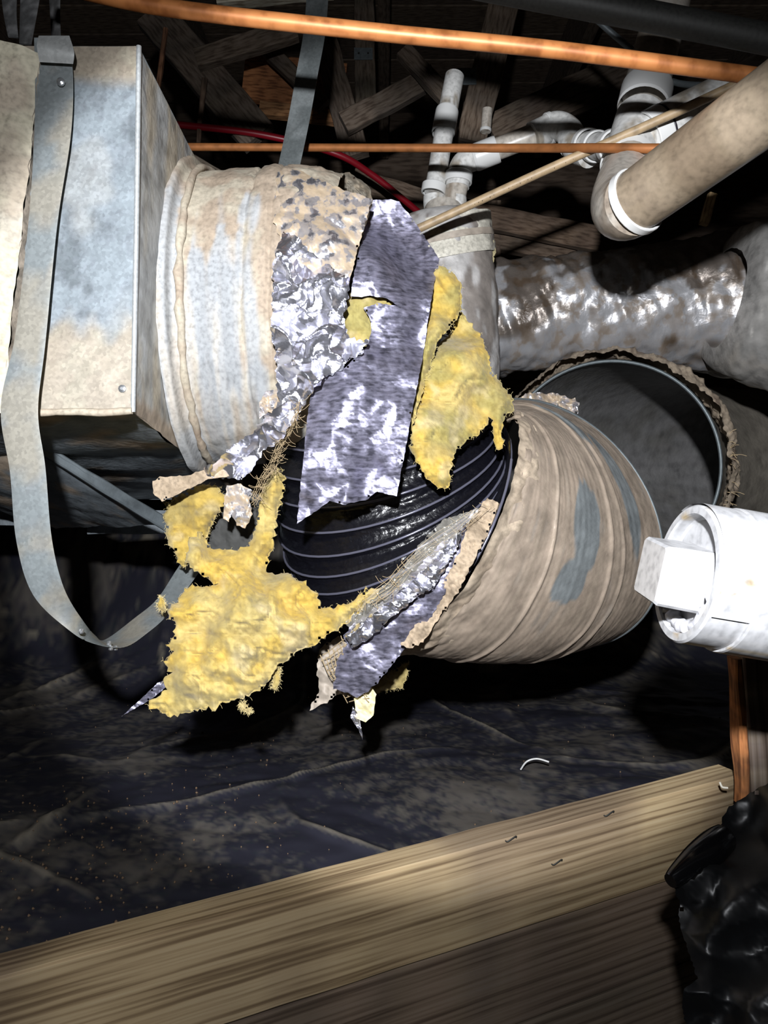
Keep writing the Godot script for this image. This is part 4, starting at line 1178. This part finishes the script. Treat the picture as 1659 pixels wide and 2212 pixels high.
func drain() -> void:
	var t := thing("drain_pipe_line", "white plastic drain piping with trap and wye joining a big sloping pipe", "drain pipe", pt(1340, 510, 1.2))
	var dusty := func(p: Vector3, a: float, k: float) -> Color:
		return Color(0.60, 0.55, 0.48).lerp(Color(0.34, 0.28, 0.22), sm(0.1, 0.6, fbm(p * 1.0 + Vector3(a * 0.3, 0, 0), 11.0)))
	var white := func(p: Vector3, a: float, k: float) -> Color:
		return Color(0.78, 0.77, 0.74).lerp(Color(0.42, 0.37, 0.3), sm(0.35, 0.8, fbm(p + Vector3(a * 0.2, 0, 0), 14.0)))
	# stack from the floor above
	var s0 := pt(1455, -40, 1.52); var s1 := pt(1392, 205, 1.44)
	var sp := put("stack_pipe", tube(smooth_path([s0, s1], 12), 0.042, 28, true, dusty), mats.pvc, t)
	var w0 := pt(1398, 190, 1.44); var w1 := pt(1383, 255, 1.41); var w2 := pt(1352, 375, 1.33)
	put("stack_hub", lathe(w0, w1 - w0, [[0.041, 0.0], [0.047, 0.0], [0.0475, 0.003], [0.047, 0.05], [0.045, 0.056]], 32), mats.pvc_white, t)
	put("wye_body", tube(smooth_path([w1, pt(1368, 310, 1.37), w2], 8), 0.045, 28, true, white), mats.pvc, t)
	put("lower_hub", ring_of(pt(1357, 352, 1.345), w2 - w1, 0.0475, 0.022), mats.pvc_white, t)
	var wb := put("wye_branch", tube(smooth_path([pt(1375, 330, 1.37), pt(1430, 280, 1.36), pt(1560, 215, 1.36), pt(1700, 140, 1.36)], 8), 0.042, 28, true, white), mats.pvc, t)
	put("primer_band", ring_of(pt(1434, 278, 1.36), pt(1560, 215, 1.36) - pt(1430, 280, 1.36), 0.0435, 0.004), mats.primer, wb)
	put("branch_hub", ring_of(pt(1415, 290, 1.36), pt(1560, 215, 1.36) - pt(1430, 280, 1.36), 0.046, 0.03), mats.pvc_white, t)
	# elbow and the near sloping pipe
	var b0 := pt(1356, 400, 1.28)
	var en := put("elbow_neck", tube(smooth_path([pt(1356, 360, 1.33), b0], 6), 0.044, 28, true, dusty), mats.pvc, t)
	put("primer_band", ring_of(pt(1352, 386, 1.3), pt(1350, 400, 1.28) - pt(1356, 350, 1.33), 0.0452, 0.004), mats.primer, en)
	put("elbow", tube(smooth_path([pt(1352, 390, 1.29), pt(1343, 425, 1.23), pt(1345, 447, 1.18), pt(1356, 447, 1.14), pt(1372, 437, 1.115)], 8), 0.0475, 30, true, dusty), mats.pvc, t)
	var g0 := pt(1366, 441, 1.12)
	var g1 := pt(1690, 205, 0.92)
	put("elbow_lip", ring_of(pt(1374, 436, 1.118), g1 - g0, 0.0497, 0.014), mats.pvc_white, t)
	put("sloping_pipe", tube(smooth_path([g0, g0.lerp(g1, 0.5), g1, g1 + (g1 - g0) * 1.2], 12), 0.0445, 36, true, func(p: Vector3, a: float, k: float) -> Color: return Color(0.34, 0.27, 0.19).lerp(Color(0.23, 0.175, 0.12), sm(-0.1, 0.6, fbm(p, 9.0)))), mats.pvc, t)
	# trap arm to the left
	var arm := [pt(1340, 318, 1.45), pt(1290, 316, 1.55), pt(1262, 312, 1.6)]
	var ta := put("trap_arm", tube(smooth_path(arm, 6), 0.026, 24, true, white), mats.pvc, t)
	for q in [[1322, 316, 1.48, 0.031], [1286, 316, 1.555, 0.031], [1268, 313, 1.585, 0.033]]:
		put("slip_nut", ring_of(pt(q[0], q[1], q[2]), arm[2] - arm[0], q[3], 0.018), mats.pvc_white, ta)
	var tb := put("trap_bend", tube(smooth_path([pt(1275, 330, 1.58), pt(1245, 318, 1.62), pt(1228, 285, 1.66), pt(1202, 272, 1.68), pt(1172, 284, 1.7), pt(1150, 294, 1.7)], 8), 0.03, 26, true, white), mats.pvc, t)
	put("trap_collar", ring_of(pt(1188, 277, 1.69), Vector3(-1, -0.35, 0), 0.0335, 0.012), mats.pvc_white, tb)
	put("trap_collar", ring_of(pt(1240, 308, 1.64), pt(1228, 285, 1.66) - pt(1252, 325, 1.6), 0.0335, 0.012), mats.pvc_white, tb)
	var c0 := pt(1175, 283, 1.7); var c1 := pt(1015, 345, 1.74)
	put("cross_pipe", tube(smooth_path([c0, c1], 10), 0.024, 24, true, dusty), mats.pvc, t)
	put("pipe_sleeve", lathe(pt(1075, 322, 1.72), c1 - c0, [[0.024, 0.0], [0.029, 0.0], [0.03, 0.004], [0.03, 0.05], [0.028, 0.056]], 26), mats.pvc_white, t)
	put("drop_bend", tube(smooth_path([pt(1030, 340, 1.74), pt(1003, 352, 1.74), pt(992, 375, 1.74), pt(988, 405, 1.74)], 8), 0.027, 24, true, white), mats.pvc, t)
	put("drop_nut", ring_of(pt(990, 385, 1.74), Vector3(0.1, 1, 0), 0.032, 0.022), mats.pvc_white, t)
	put("tail_pipe", tube(smooth_path([pt(989, 395, 1.74), pt(980, 440, 1.74)], 4), 0.025, 24, true, dusty), mats.pvc, t)
	put("left_riser", tube(smooth_path([pt(982, 165, 1.8), pt(962, 270, 1.77), pt(938, 415, 1.74)], 10), 0.0225, 24, true, white), mats.pvc, t)
	put("riser_coupling", lathe(pt(966, 240, 1.78), pt(955, 300, 1.76) - pt(966, 240, 1.78), [[0.022, 0.0], [0.0265, 0.0], [0.027, 0.003], [0.027, 0.06], [0.025, 0.066]], 26), mats.pvc_white, t)
	put("riser_nut", ring_of(pt(937, 408, 1.74), Vector3(0.16, 1, 0), 0.028, 0.02), mats.pvc_white, t)
	put("double_bend", tube(smooth_path([pt(938, 425, 1.74), pt(940, 448, 1.74), pt(960, 458, 1.74), pt(982, 445, 1.74), pt(984, 428, 1.74)], 6), 0.025, 22, true, white), mats.pvc, t)
	put("tail_stub", tube(smooth_path([pt(958, 455, 1.74), pt(956, 500, 1.72)], 4), 0.044, 24, true, dusty), mats.pvc, t)
	# short capped stub beside it
	var st := thing("stub_pipe", "short grey stub of pipe hanging beside the trap", "pipe", pt(1049, 285, 2.065))
	put("stub", tube(PackedVector3Array([pt(1053, 236, 2.065), pt(1049, 285, 2.065)]), 0.014, 16, true, dusty), mats.pvc, st)
	put("stub_rim", ring_of(pt(1049, 281, 2.065), Vector3(0.1, 1, 0), 0.0155, 0.008), mats.pvc_white, st)

func cleanout() -> void:
	var c := pt(1478, 1238, 0.66)
	var ax := Vector3(1, -0.17, -0.06).normalized()
	var r := 0.0602
	var t := thing("cleanout_pipe", "bright white plastic cleanout with square plug head close at right", "cleanout", c - Vector3(0, r, 0))
	var wc := func(p: Vector3) -> Color: return Color(0.46, 0.46, 0.47).lerp(Color(0.38, 0.3, 0.19), sm(0.62, 0.95, fbm(p, 26.0)))
	put("hub", lathe(c, ax, [[0.0, 0.012], [0.049, 0.012], [0.051, 0.010], [0.0515, 0.002], [0.0525, 0.0], [0.0585, 0.0], [0.0602, 0.002], [0.0602, 0.034]], 64, wc), mats.pvc, t)
	put("pipe", lathe(c + ax * 0.034, ax, [[0.0602, 0.0], [0.0625, 0.0], [0.0632, 0.002], [0.0635, 0.5]], 64, wc), mats.pvc, t)
	# raised band covering the upper front half of the hub
	var side := ax.cross(Vector3.UP).normalized()
	var up := ax.cross(side)
	if up.y < 0: up = -up
	var front := Vector3(0, 0, 1) - ax * ax.z
	var rr := []
	for k in 3:
		var q: float = [0.002, 0.018, 0.036][k]
		rr.append([c + ax * q, up * 0.0622, front.normalized() * 0.0622])
	put("hub_band", loft(rr, 60, 6, none, func(_u, _t, p): return wc.call(p), -0.08, 0.33), mats.pvc, t)
	# square plug head, a tapered prism along the axis
	var tw := deg_to_rad(8)
	var f := front.normalized()
	var e1 := (f * cos(tw) - up * sin(tw))
	var e2 := (up * cos(tw) + f * sin(tw))
	var m := fresh()
	var sec := func(h: float, s: float, ch: float) -> Array:
		var o := []
		for q in [[1, 1 - ch], [1 - ch, 1], [-1 + ch, 1], [-1, 1 - ch], [-1, -1 + ch], [-1 + ch, -1], [1 - ch, -1], [1, -1 + ch]]:
			o.append(c + ax * h + (e1 * q[0] + e2 * q[1]) * s - up * 0.002)
		return o
	var lay := [sec.call(0.012, 0.0265, 0.1), sec.call(-0.028, 0.0255, 0.1), sec.call(-0.031, 0.0235, 0.1)]
	for k in 2:
		for i in 8:
			var j := (i + 1) % 8
			var q := [lay[k][i], lay[k][j], lay[k + 1][j], lay[k + 1][i]]
			var nn: Vector3 = (q[1] - q[0]).cross(q[3] - q[0]).normalized()
			if nn.dot(q[0] - c - ax * ax.dot(q[0] - c)) < 0: nn = -nn
			var b: int = m.v.size()
			for z in q:
				m.v.append(z); m.n.append(nn); m.uv.append(Vector2.ZERO); m.c.append(wc.call(z * 1.7))
			if (q[1] - q[0]).cross(q[3] - q[0]).dot(nn) < 0: m.i.append_array([b, b + 1, b + 2, b, b + 2, b + 3])
			else: m.i.append_array([b, b + 2, b + 1, b, b + 3, b + 2])
	var b2: int = m.v.size()
	for z in lay[2]:
		m.v.append(z); m.n.append(-ax); m.uv.append(Vector2.ZERO); m.c.append(wc.call(z * 1.7).lerp(Color(0.5, 0.42, 0.3), 0.25))
	var turned: bool = (m.v[b2 + 1] - m.v[b2]).cross(m.v[b2 + 2] - m.v[b2]).dot(-ax) < 0
	for i in range(1, 7): m.i.append_array([b2, b2 + i, b2 + i + 1] if turned else [b2, b2 + i + 1, b2 + i])
	put("square_head", m, mats.pvc, t)
	# gob of dried cement round the plug
	var gob := []
	var gr := []
	for k in 40:
		var a := TAU * (0.28 + 0.5 * k / 39.0)
		gob.append(c + ax * 0.008 + (up * cos(a) + f * sin(a)) * 0.046)
		gr.append(0.006 + 0.003 * noise_a.get_noise_1d(k * 0.9))
	put("cement_bead", tube(PackedVector3Array(gob), gr, 8, true, func(p, _a, _b): return Color(0.72, 0.72, 0.76)), mats.pvc, t)

func strap(pts: Array, w: Array, normal_hint: Vector3, thick: float, color: Callable) -> Dictionary:
	# pts: centre line; w: half width vectors
	var c := smooth_path(pts, 8)
	var h := smooth_path(w, 8)
	var rows := []
	var cols := []
	for s in [[-1, 1], [1, 1], [1, -1], [-1, -1]]: pass
	for k in c.size():
		var dir := (c[mini(k + 1, c.size() - 1)] - c[maxi(k - 1, 0)]).normalized()
		var n := dir.cross(h[k]).normalized()
		if n.dot(normal_hint) < 0 : n = -n
		var row := PackedVector3Array()
		var cr := PackedColorArray()
		for q in [[-1.0, 1.0], [-0.5, 1.0], [0.0, 1.0], [0.5, 1.0], [1.0, 1.0], [1.0, -1.0], [0.5, -1.0], [0.0, -1.0], [-0.5, -1.0], [-1.0, -1.0]]:
			var p: Vector3 = c[k] + h[k] * q[0] + n * q[1] * thick
			row.append(p); cr.append(color.call(p))
		rows.append(row); cols.append(cr)
	var m := grid(rows, cols, true, false)
	return m

func strap_px(rows: Array) -> Array:
	# rows of [left x, left y, right x, right y, depth] or with a depth for each side
	var c := []
	var w := []
	for r in rows:
		var a := pt(r[0], r[1], r[4])
		var b := pt(r[2], r[3], r[5] if r.size() > 5 else r[4])
		c.append((a + b) / 2); w.append((b - a) / 2)
	return [c, w]

func straps() -> void:
	var zc := func(p: Vector3) -> Color: return Color(0.25, 0.275, 0.28).lerp(Color(0.33, 0.31, 0.26), sm(0.0, 0.6, fbm(p, 9.0)))
	var q := strap_px([[74, 82, 150, 80, 0.985], [76, 180, 158, 178, 0.985], [74, 300, 152, 300, 0.98], [62, 480, 124, 482, 0.975], [34, 720, 98, 740, 0.97], [2, 880, 82, 888, 0.965], [22, 1020, 98, 1010, 0.97], [36, 1170, 112, 1165, 0.985], [72, 1285, 138, 1270, 1.0], [150, 1362, 178, 1340, 1.02, 1.04], [205, 1391, 205, 1373, 1.04, 1.1], [268, 1398, 228, 1382, 1.07, 1.14], [320, 1366, 292, 1335, 1.11, 1.16], [362, 1328, 340, 1294, 1.16, 1.2], [408, 1267, 383, 1229, 1.24, 1.27], [470, 1180, 440, 1148, 1.32, 1.34]])
	var t := thing("hanger_strap", "wide galvanised strap looping loosely beneath the rectangular duct", "strap", pt(220, 1396, 1.06))
	var bd := put("band", strap(q[0], q[1], Vector3(0, 0.2, 1), 0.0006, zc), mats.zinc, t)
	for s in [[130, 93, 0.98], [132, 178, 0.98]]:
		put("screw", lathe(pt(s[0], s[1], s[2]), Vector3(0, 0, 1), [[0.0055, 0.0], [0.005, 0.003], [0.002, 0.0045], [0.0, 0.0045]], 10), mats.steel_bright, bd)
	for s in [[176, 1362, 1.02], [236, 1388, 1.06], [240, 1398, 1.06], [250, 1398, 1.07]]:
		put("rivet", lathe(pt(s[0], s[1], s[2]), Vector3(0.2, -0.6, 0.8), [[0.0035, 0.0], [0.0032, 0.004], [0.0, 0.006]], 8), mats.steel_bright, bd)
	# folded strap end over the top of the duct
	var e := strap_px([[84, 78, 150, 78, 0.975], [80, 100, 160, 112, 0.965], [86, 134, 158, 138, 0.972]])
	put("folded_end", strap(e[0], e[1], Vector3(0, 0, 1), 0.0006, func(_p): return Color(0.5, 0.51, 0.5)), mats.zinc, t)
	var q2 := strap_px([[665, -60, 712, -60, 1.5], [657, 60, 704, 62, 1.48], [640, 160, 686, 164, 1.46], [622, 260, 668, 264, 1.44], [598, 372, 644, 376, 1.42], [585, 430, 632, 434, 1.42]])
	var t2 := thing("dark_hanger_strap", "dark galvanised hanger strap dropping behind the thick copper pipe", "strap", pt(620, 372, 1.42))
	put("band", strap(q2[0], q2[1], Vector3(0, 0, 1), 0.001, func(p): return Color(0.14, 0.155, 0.155).lerp(Color(0.22, 0.24, 0.24), sm(0.0, 0.5, fbm(p, 12.0)))), mats.zinc, t2)
	var names := ["dark perforated hanger strap in the top left corner beside the folded strap end", "leftmost dark hanger strap in the top left corner", "third dark hanger strap from the left in the top left corner"]
	var rows := [[[46, -40, 92, -40, 1.05], [44, 20, 82, 20, 1.05], [42, 95, 68, 97, 1.04]], [[0, -40, 38, -40, 1.1], [8, 30, 36, 30, 1.1], [18, 80, 40, 82, 1.1]], [[104, -40, 132, -40, 1.25], [108, 20, 130, 20, 1.25], [112, 90, 132, 92, 1.25]]]
	for k in 3:
		var qq := strap_px(rows[k])
		var tt := thing("corner_strap", names[k], "strap", pt(rows[k][2][0], rows[k][2][1], rows[k][2][4]), "dark straps in the top left corner")
		put("band", strap(qq[0], qq[1], Vector3(0, 0, 1), 0.001, func(p): return Color(0.1, 0.1, 0.1).lerp(Color(0.2, 0.2, 0.2), sm(0.2, 0.6, fbm(p, 60.0)))), mats.zinc, tt)

func background_boards() -> void:
	var list := [
		# name, label, x0, y0, d0, x1, y1, d1, width px, thickness m, colour
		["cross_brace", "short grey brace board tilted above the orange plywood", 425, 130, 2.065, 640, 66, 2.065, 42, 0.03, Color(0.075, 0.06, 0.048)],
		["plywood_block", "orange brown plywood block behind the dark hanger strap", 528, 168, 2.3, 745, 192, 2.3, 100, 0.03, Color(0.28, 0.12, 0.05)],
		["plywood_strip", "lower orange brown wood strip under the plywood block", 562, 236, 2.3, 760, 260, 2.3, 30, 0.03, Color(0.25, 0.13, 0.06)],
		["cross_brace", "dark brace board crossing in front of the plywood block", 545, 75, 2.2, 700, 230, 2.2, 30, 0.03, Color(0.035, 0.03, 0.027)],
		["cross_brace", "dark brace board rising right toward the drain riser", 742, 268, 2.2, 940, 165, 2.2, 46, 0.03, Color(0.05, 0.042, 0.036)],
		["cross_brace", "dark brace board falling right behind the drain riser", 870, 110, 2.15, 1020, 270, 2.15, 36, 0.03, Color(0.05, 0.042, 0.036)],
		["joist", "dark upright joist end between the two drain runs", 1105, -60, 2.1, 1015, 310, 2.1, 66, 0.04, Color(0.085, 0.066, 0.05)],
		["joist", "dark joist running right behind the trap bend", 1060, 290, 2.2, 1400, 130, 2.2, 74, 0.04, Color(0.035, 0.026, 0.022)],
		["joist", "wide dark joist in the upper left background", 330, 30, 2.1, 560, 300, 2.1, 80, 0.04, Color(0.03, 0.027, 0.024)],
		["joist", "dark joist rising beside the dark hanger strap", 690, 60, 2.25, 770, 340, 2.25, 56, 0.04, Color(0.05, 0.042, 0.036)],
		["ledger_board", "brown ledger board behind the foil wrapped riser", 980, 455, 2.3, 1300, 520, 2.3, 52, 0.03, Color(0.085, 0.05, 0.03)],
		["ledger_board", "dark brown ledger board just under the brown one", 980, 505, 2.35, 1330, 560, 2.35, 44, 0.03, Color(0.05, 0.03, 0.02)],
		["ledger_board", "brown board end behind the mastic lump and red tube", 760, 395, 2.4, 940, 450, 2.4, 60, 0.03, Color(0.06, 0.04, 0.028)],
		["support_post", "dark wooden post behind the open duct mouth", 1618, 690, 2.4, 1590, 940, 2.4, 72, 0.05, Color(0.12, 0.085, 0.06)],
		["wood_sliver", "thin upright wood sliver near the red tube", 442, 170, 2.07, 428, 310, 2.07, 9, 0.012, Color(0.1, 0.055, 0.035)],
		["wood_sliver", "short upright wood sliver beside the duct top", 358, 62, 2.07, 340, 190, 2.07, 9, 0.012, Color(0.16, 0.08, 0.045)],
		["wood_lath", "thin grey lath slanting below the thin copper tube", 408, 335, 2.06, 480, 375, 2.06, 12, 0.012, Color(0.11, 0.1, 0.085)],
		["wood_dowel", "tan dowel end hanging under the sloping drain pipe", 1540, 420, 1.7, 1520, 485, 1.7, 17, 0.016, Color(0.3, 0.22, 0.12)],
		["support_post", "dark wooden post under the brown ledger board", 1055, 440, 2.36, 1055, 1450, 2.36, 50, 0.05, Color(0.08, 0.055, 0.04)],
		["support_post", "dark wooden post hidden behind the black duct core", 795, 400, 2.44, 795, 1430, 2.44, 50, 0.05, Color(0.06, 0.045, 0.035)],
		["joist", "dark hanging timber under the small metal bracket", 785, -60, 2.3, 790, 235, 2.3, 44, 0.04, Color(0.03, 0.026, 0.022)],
		["pale_board", "pale board edge at the top left behind the copper pipe", 470, 8, 1.9, 720, -12, 1.9, 12, 0.03, Color(0.3, 0.29, 0.24)],
	]
	for b in list:
		var p0 := pt(b[2], b[3], b[4]); var p1 := pt(b[5], b[6], b[7])
		var t := thing(b[0], b[1], "board", (p0 + p1) / 2 - Vector3(0, b[8] * 0.5 / FOCAL * b[4], 0))
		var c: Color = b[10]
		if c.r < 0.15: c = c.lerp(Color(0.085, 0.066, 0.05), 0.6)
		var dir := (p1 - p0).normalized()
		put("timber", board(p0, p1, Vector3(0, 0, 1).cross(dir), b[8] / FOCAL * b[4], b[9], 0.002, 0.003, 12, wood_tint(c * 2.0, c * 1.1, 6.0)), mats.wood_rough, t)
	for q in [["metal_bracket", "small grey metal bracket on the dark boards at top", 785, 116, 2.275, 40, 26], ["metal_plate", "dark metal nail plate beside the drain riser", 1008, 165, 2.076, 42, 36]]:
		var p := pt(q[2], q[3], q[4])
		var t := thing(q[0], q[1], "bracket", p)
		var w: float = q[5] / FOCAL * q[4]
		var pl := put("plate", board(p - Vector3(w / 2, 0, 0), p + Vector3(w / 2, 0, 0), Vector3.UP, q[6] / FOCAL * q[4], 0.004, 0.001, 0.001, 6), mats.zinc_dark, t)
		for k in 2: put("nail", lathe(p + Vector3((k - 0.5) * w * 0.5, 0, 0.002), Vector3(0, 0, 1), [[0.003, 0.0], [0.003, 0.002], [0.0, 0.002]], 8), mats.iron, pl)
	# floor joists overhead, running away from the viewer
	for k in 7:
		var x := -2.1 + k * 0.7
		var t := thing("floor_joist", ["dark floor joist overhead, first from the left wall", "dark floor joist overhead, second from the left wall", "dark floor joist overhead, third from the left wall", "dark floor joist overhead, in the middle of the ceiling", "dark floor joist overhead, third from the right wall", "dark floor joist overhead, second from the right wall", "dark floor joist overhead, first from the right wall"][k], "joist", Vector3(x, 2.17, -1.4), "floor joists overhead")
		put("timber", board(Vector3(x, 2.27, 0.8), Vector3(x, 2.27, -3.5), Vector3.UP, 0.2, 0.04, 0.003, 0.003, 20, wood_tint(Color(0.16, 0.12, 0.09), Color(0.1, 0.078, 0.06), 5.0)), mats.wood_rough, t)

func loose_bits() -> void:
	# curl of white tie on the sheet
	var p0 := pt(1128, 1655, 1.5)
	var t := thing("white_tie", "thin white plastic tie curling up from the black sheet", "tie", p0)
	put("tie", tube(smooth_path([pt(1125, 1662, 1.5), pt(1138, 1645, 1.49), pt(1160, 1639, 1.49), pt(1186, 1646, 1.48)], 6), 0.0018, 8, true), mats.pvc_white, t)
	# glossy folds of foil backing at the left
	var s := thing("shiny_strip", "narrow shiny plastic strip lying beside the hanging wool batt", "strip", pt(310, 1520, 1.2))
	foil_sheet("strip", [360, 1468, 340, 1475, 315, 1500, 262, 1548, 275, 1540, 330, 1508, 358, 1485], [[310, 1510, 1.15]], mats.foil_flap, 0.004, 1.0, 4.0, s, 1.0, 25)
	# crumbs of soil on the sheet
	var rg := RandomNumberGenerator.new()
	rg.seed = 55
	var m := fresh()
	for k in 420:
		var x := rg.randf_range(-1.0, 0.9)
		var z := -rg.randf_range(0.95, 2.2)
		if rg.randf() < 0.6:
			x = -0.45 + rg.randfn(0.0, 0.16); z = -1.15 + rg.randfn(0.0, 0.16)
		if -z < 0.90 + 0.388 * (x + 0.37): continue
		var y := ground_height(x, z)
		var r := rg.randf_range(0.0008, 0.0032)
		var b: int = m.v.size()
		for d in [Vector3(1, 0, 0), Vector3(-1, 0, 0), Vector3(0, 1, 0), Vector3(0, -1, 0), Vector3(0, 0, 1), Vector3(0, 0, -1)]:
			m.v.append(Vector3(x, y + r * 0.5, z) + d * r * rg.randf_range(0.6, 1.2)); m.n.append(d); m.uv.append(Vector2.ZERO)
		for f in [[0, 2, 4], [4, 2, 1], [1, 2, 5], [5, 2, 0], [0, 4, 3], [4, 1, 3], [1, 5, 3], [5, 0, 3]]: m.i.append_array([b + f[0], b + f[2], b + f[1]])
	var o := put("soil_crumbs", m, mats.soil, self, Vector3(-0.3, 0.05, -1.3))
	tag(o, "scattered soil crumbs on the black plastic sheet", "soil", "", "stuff")
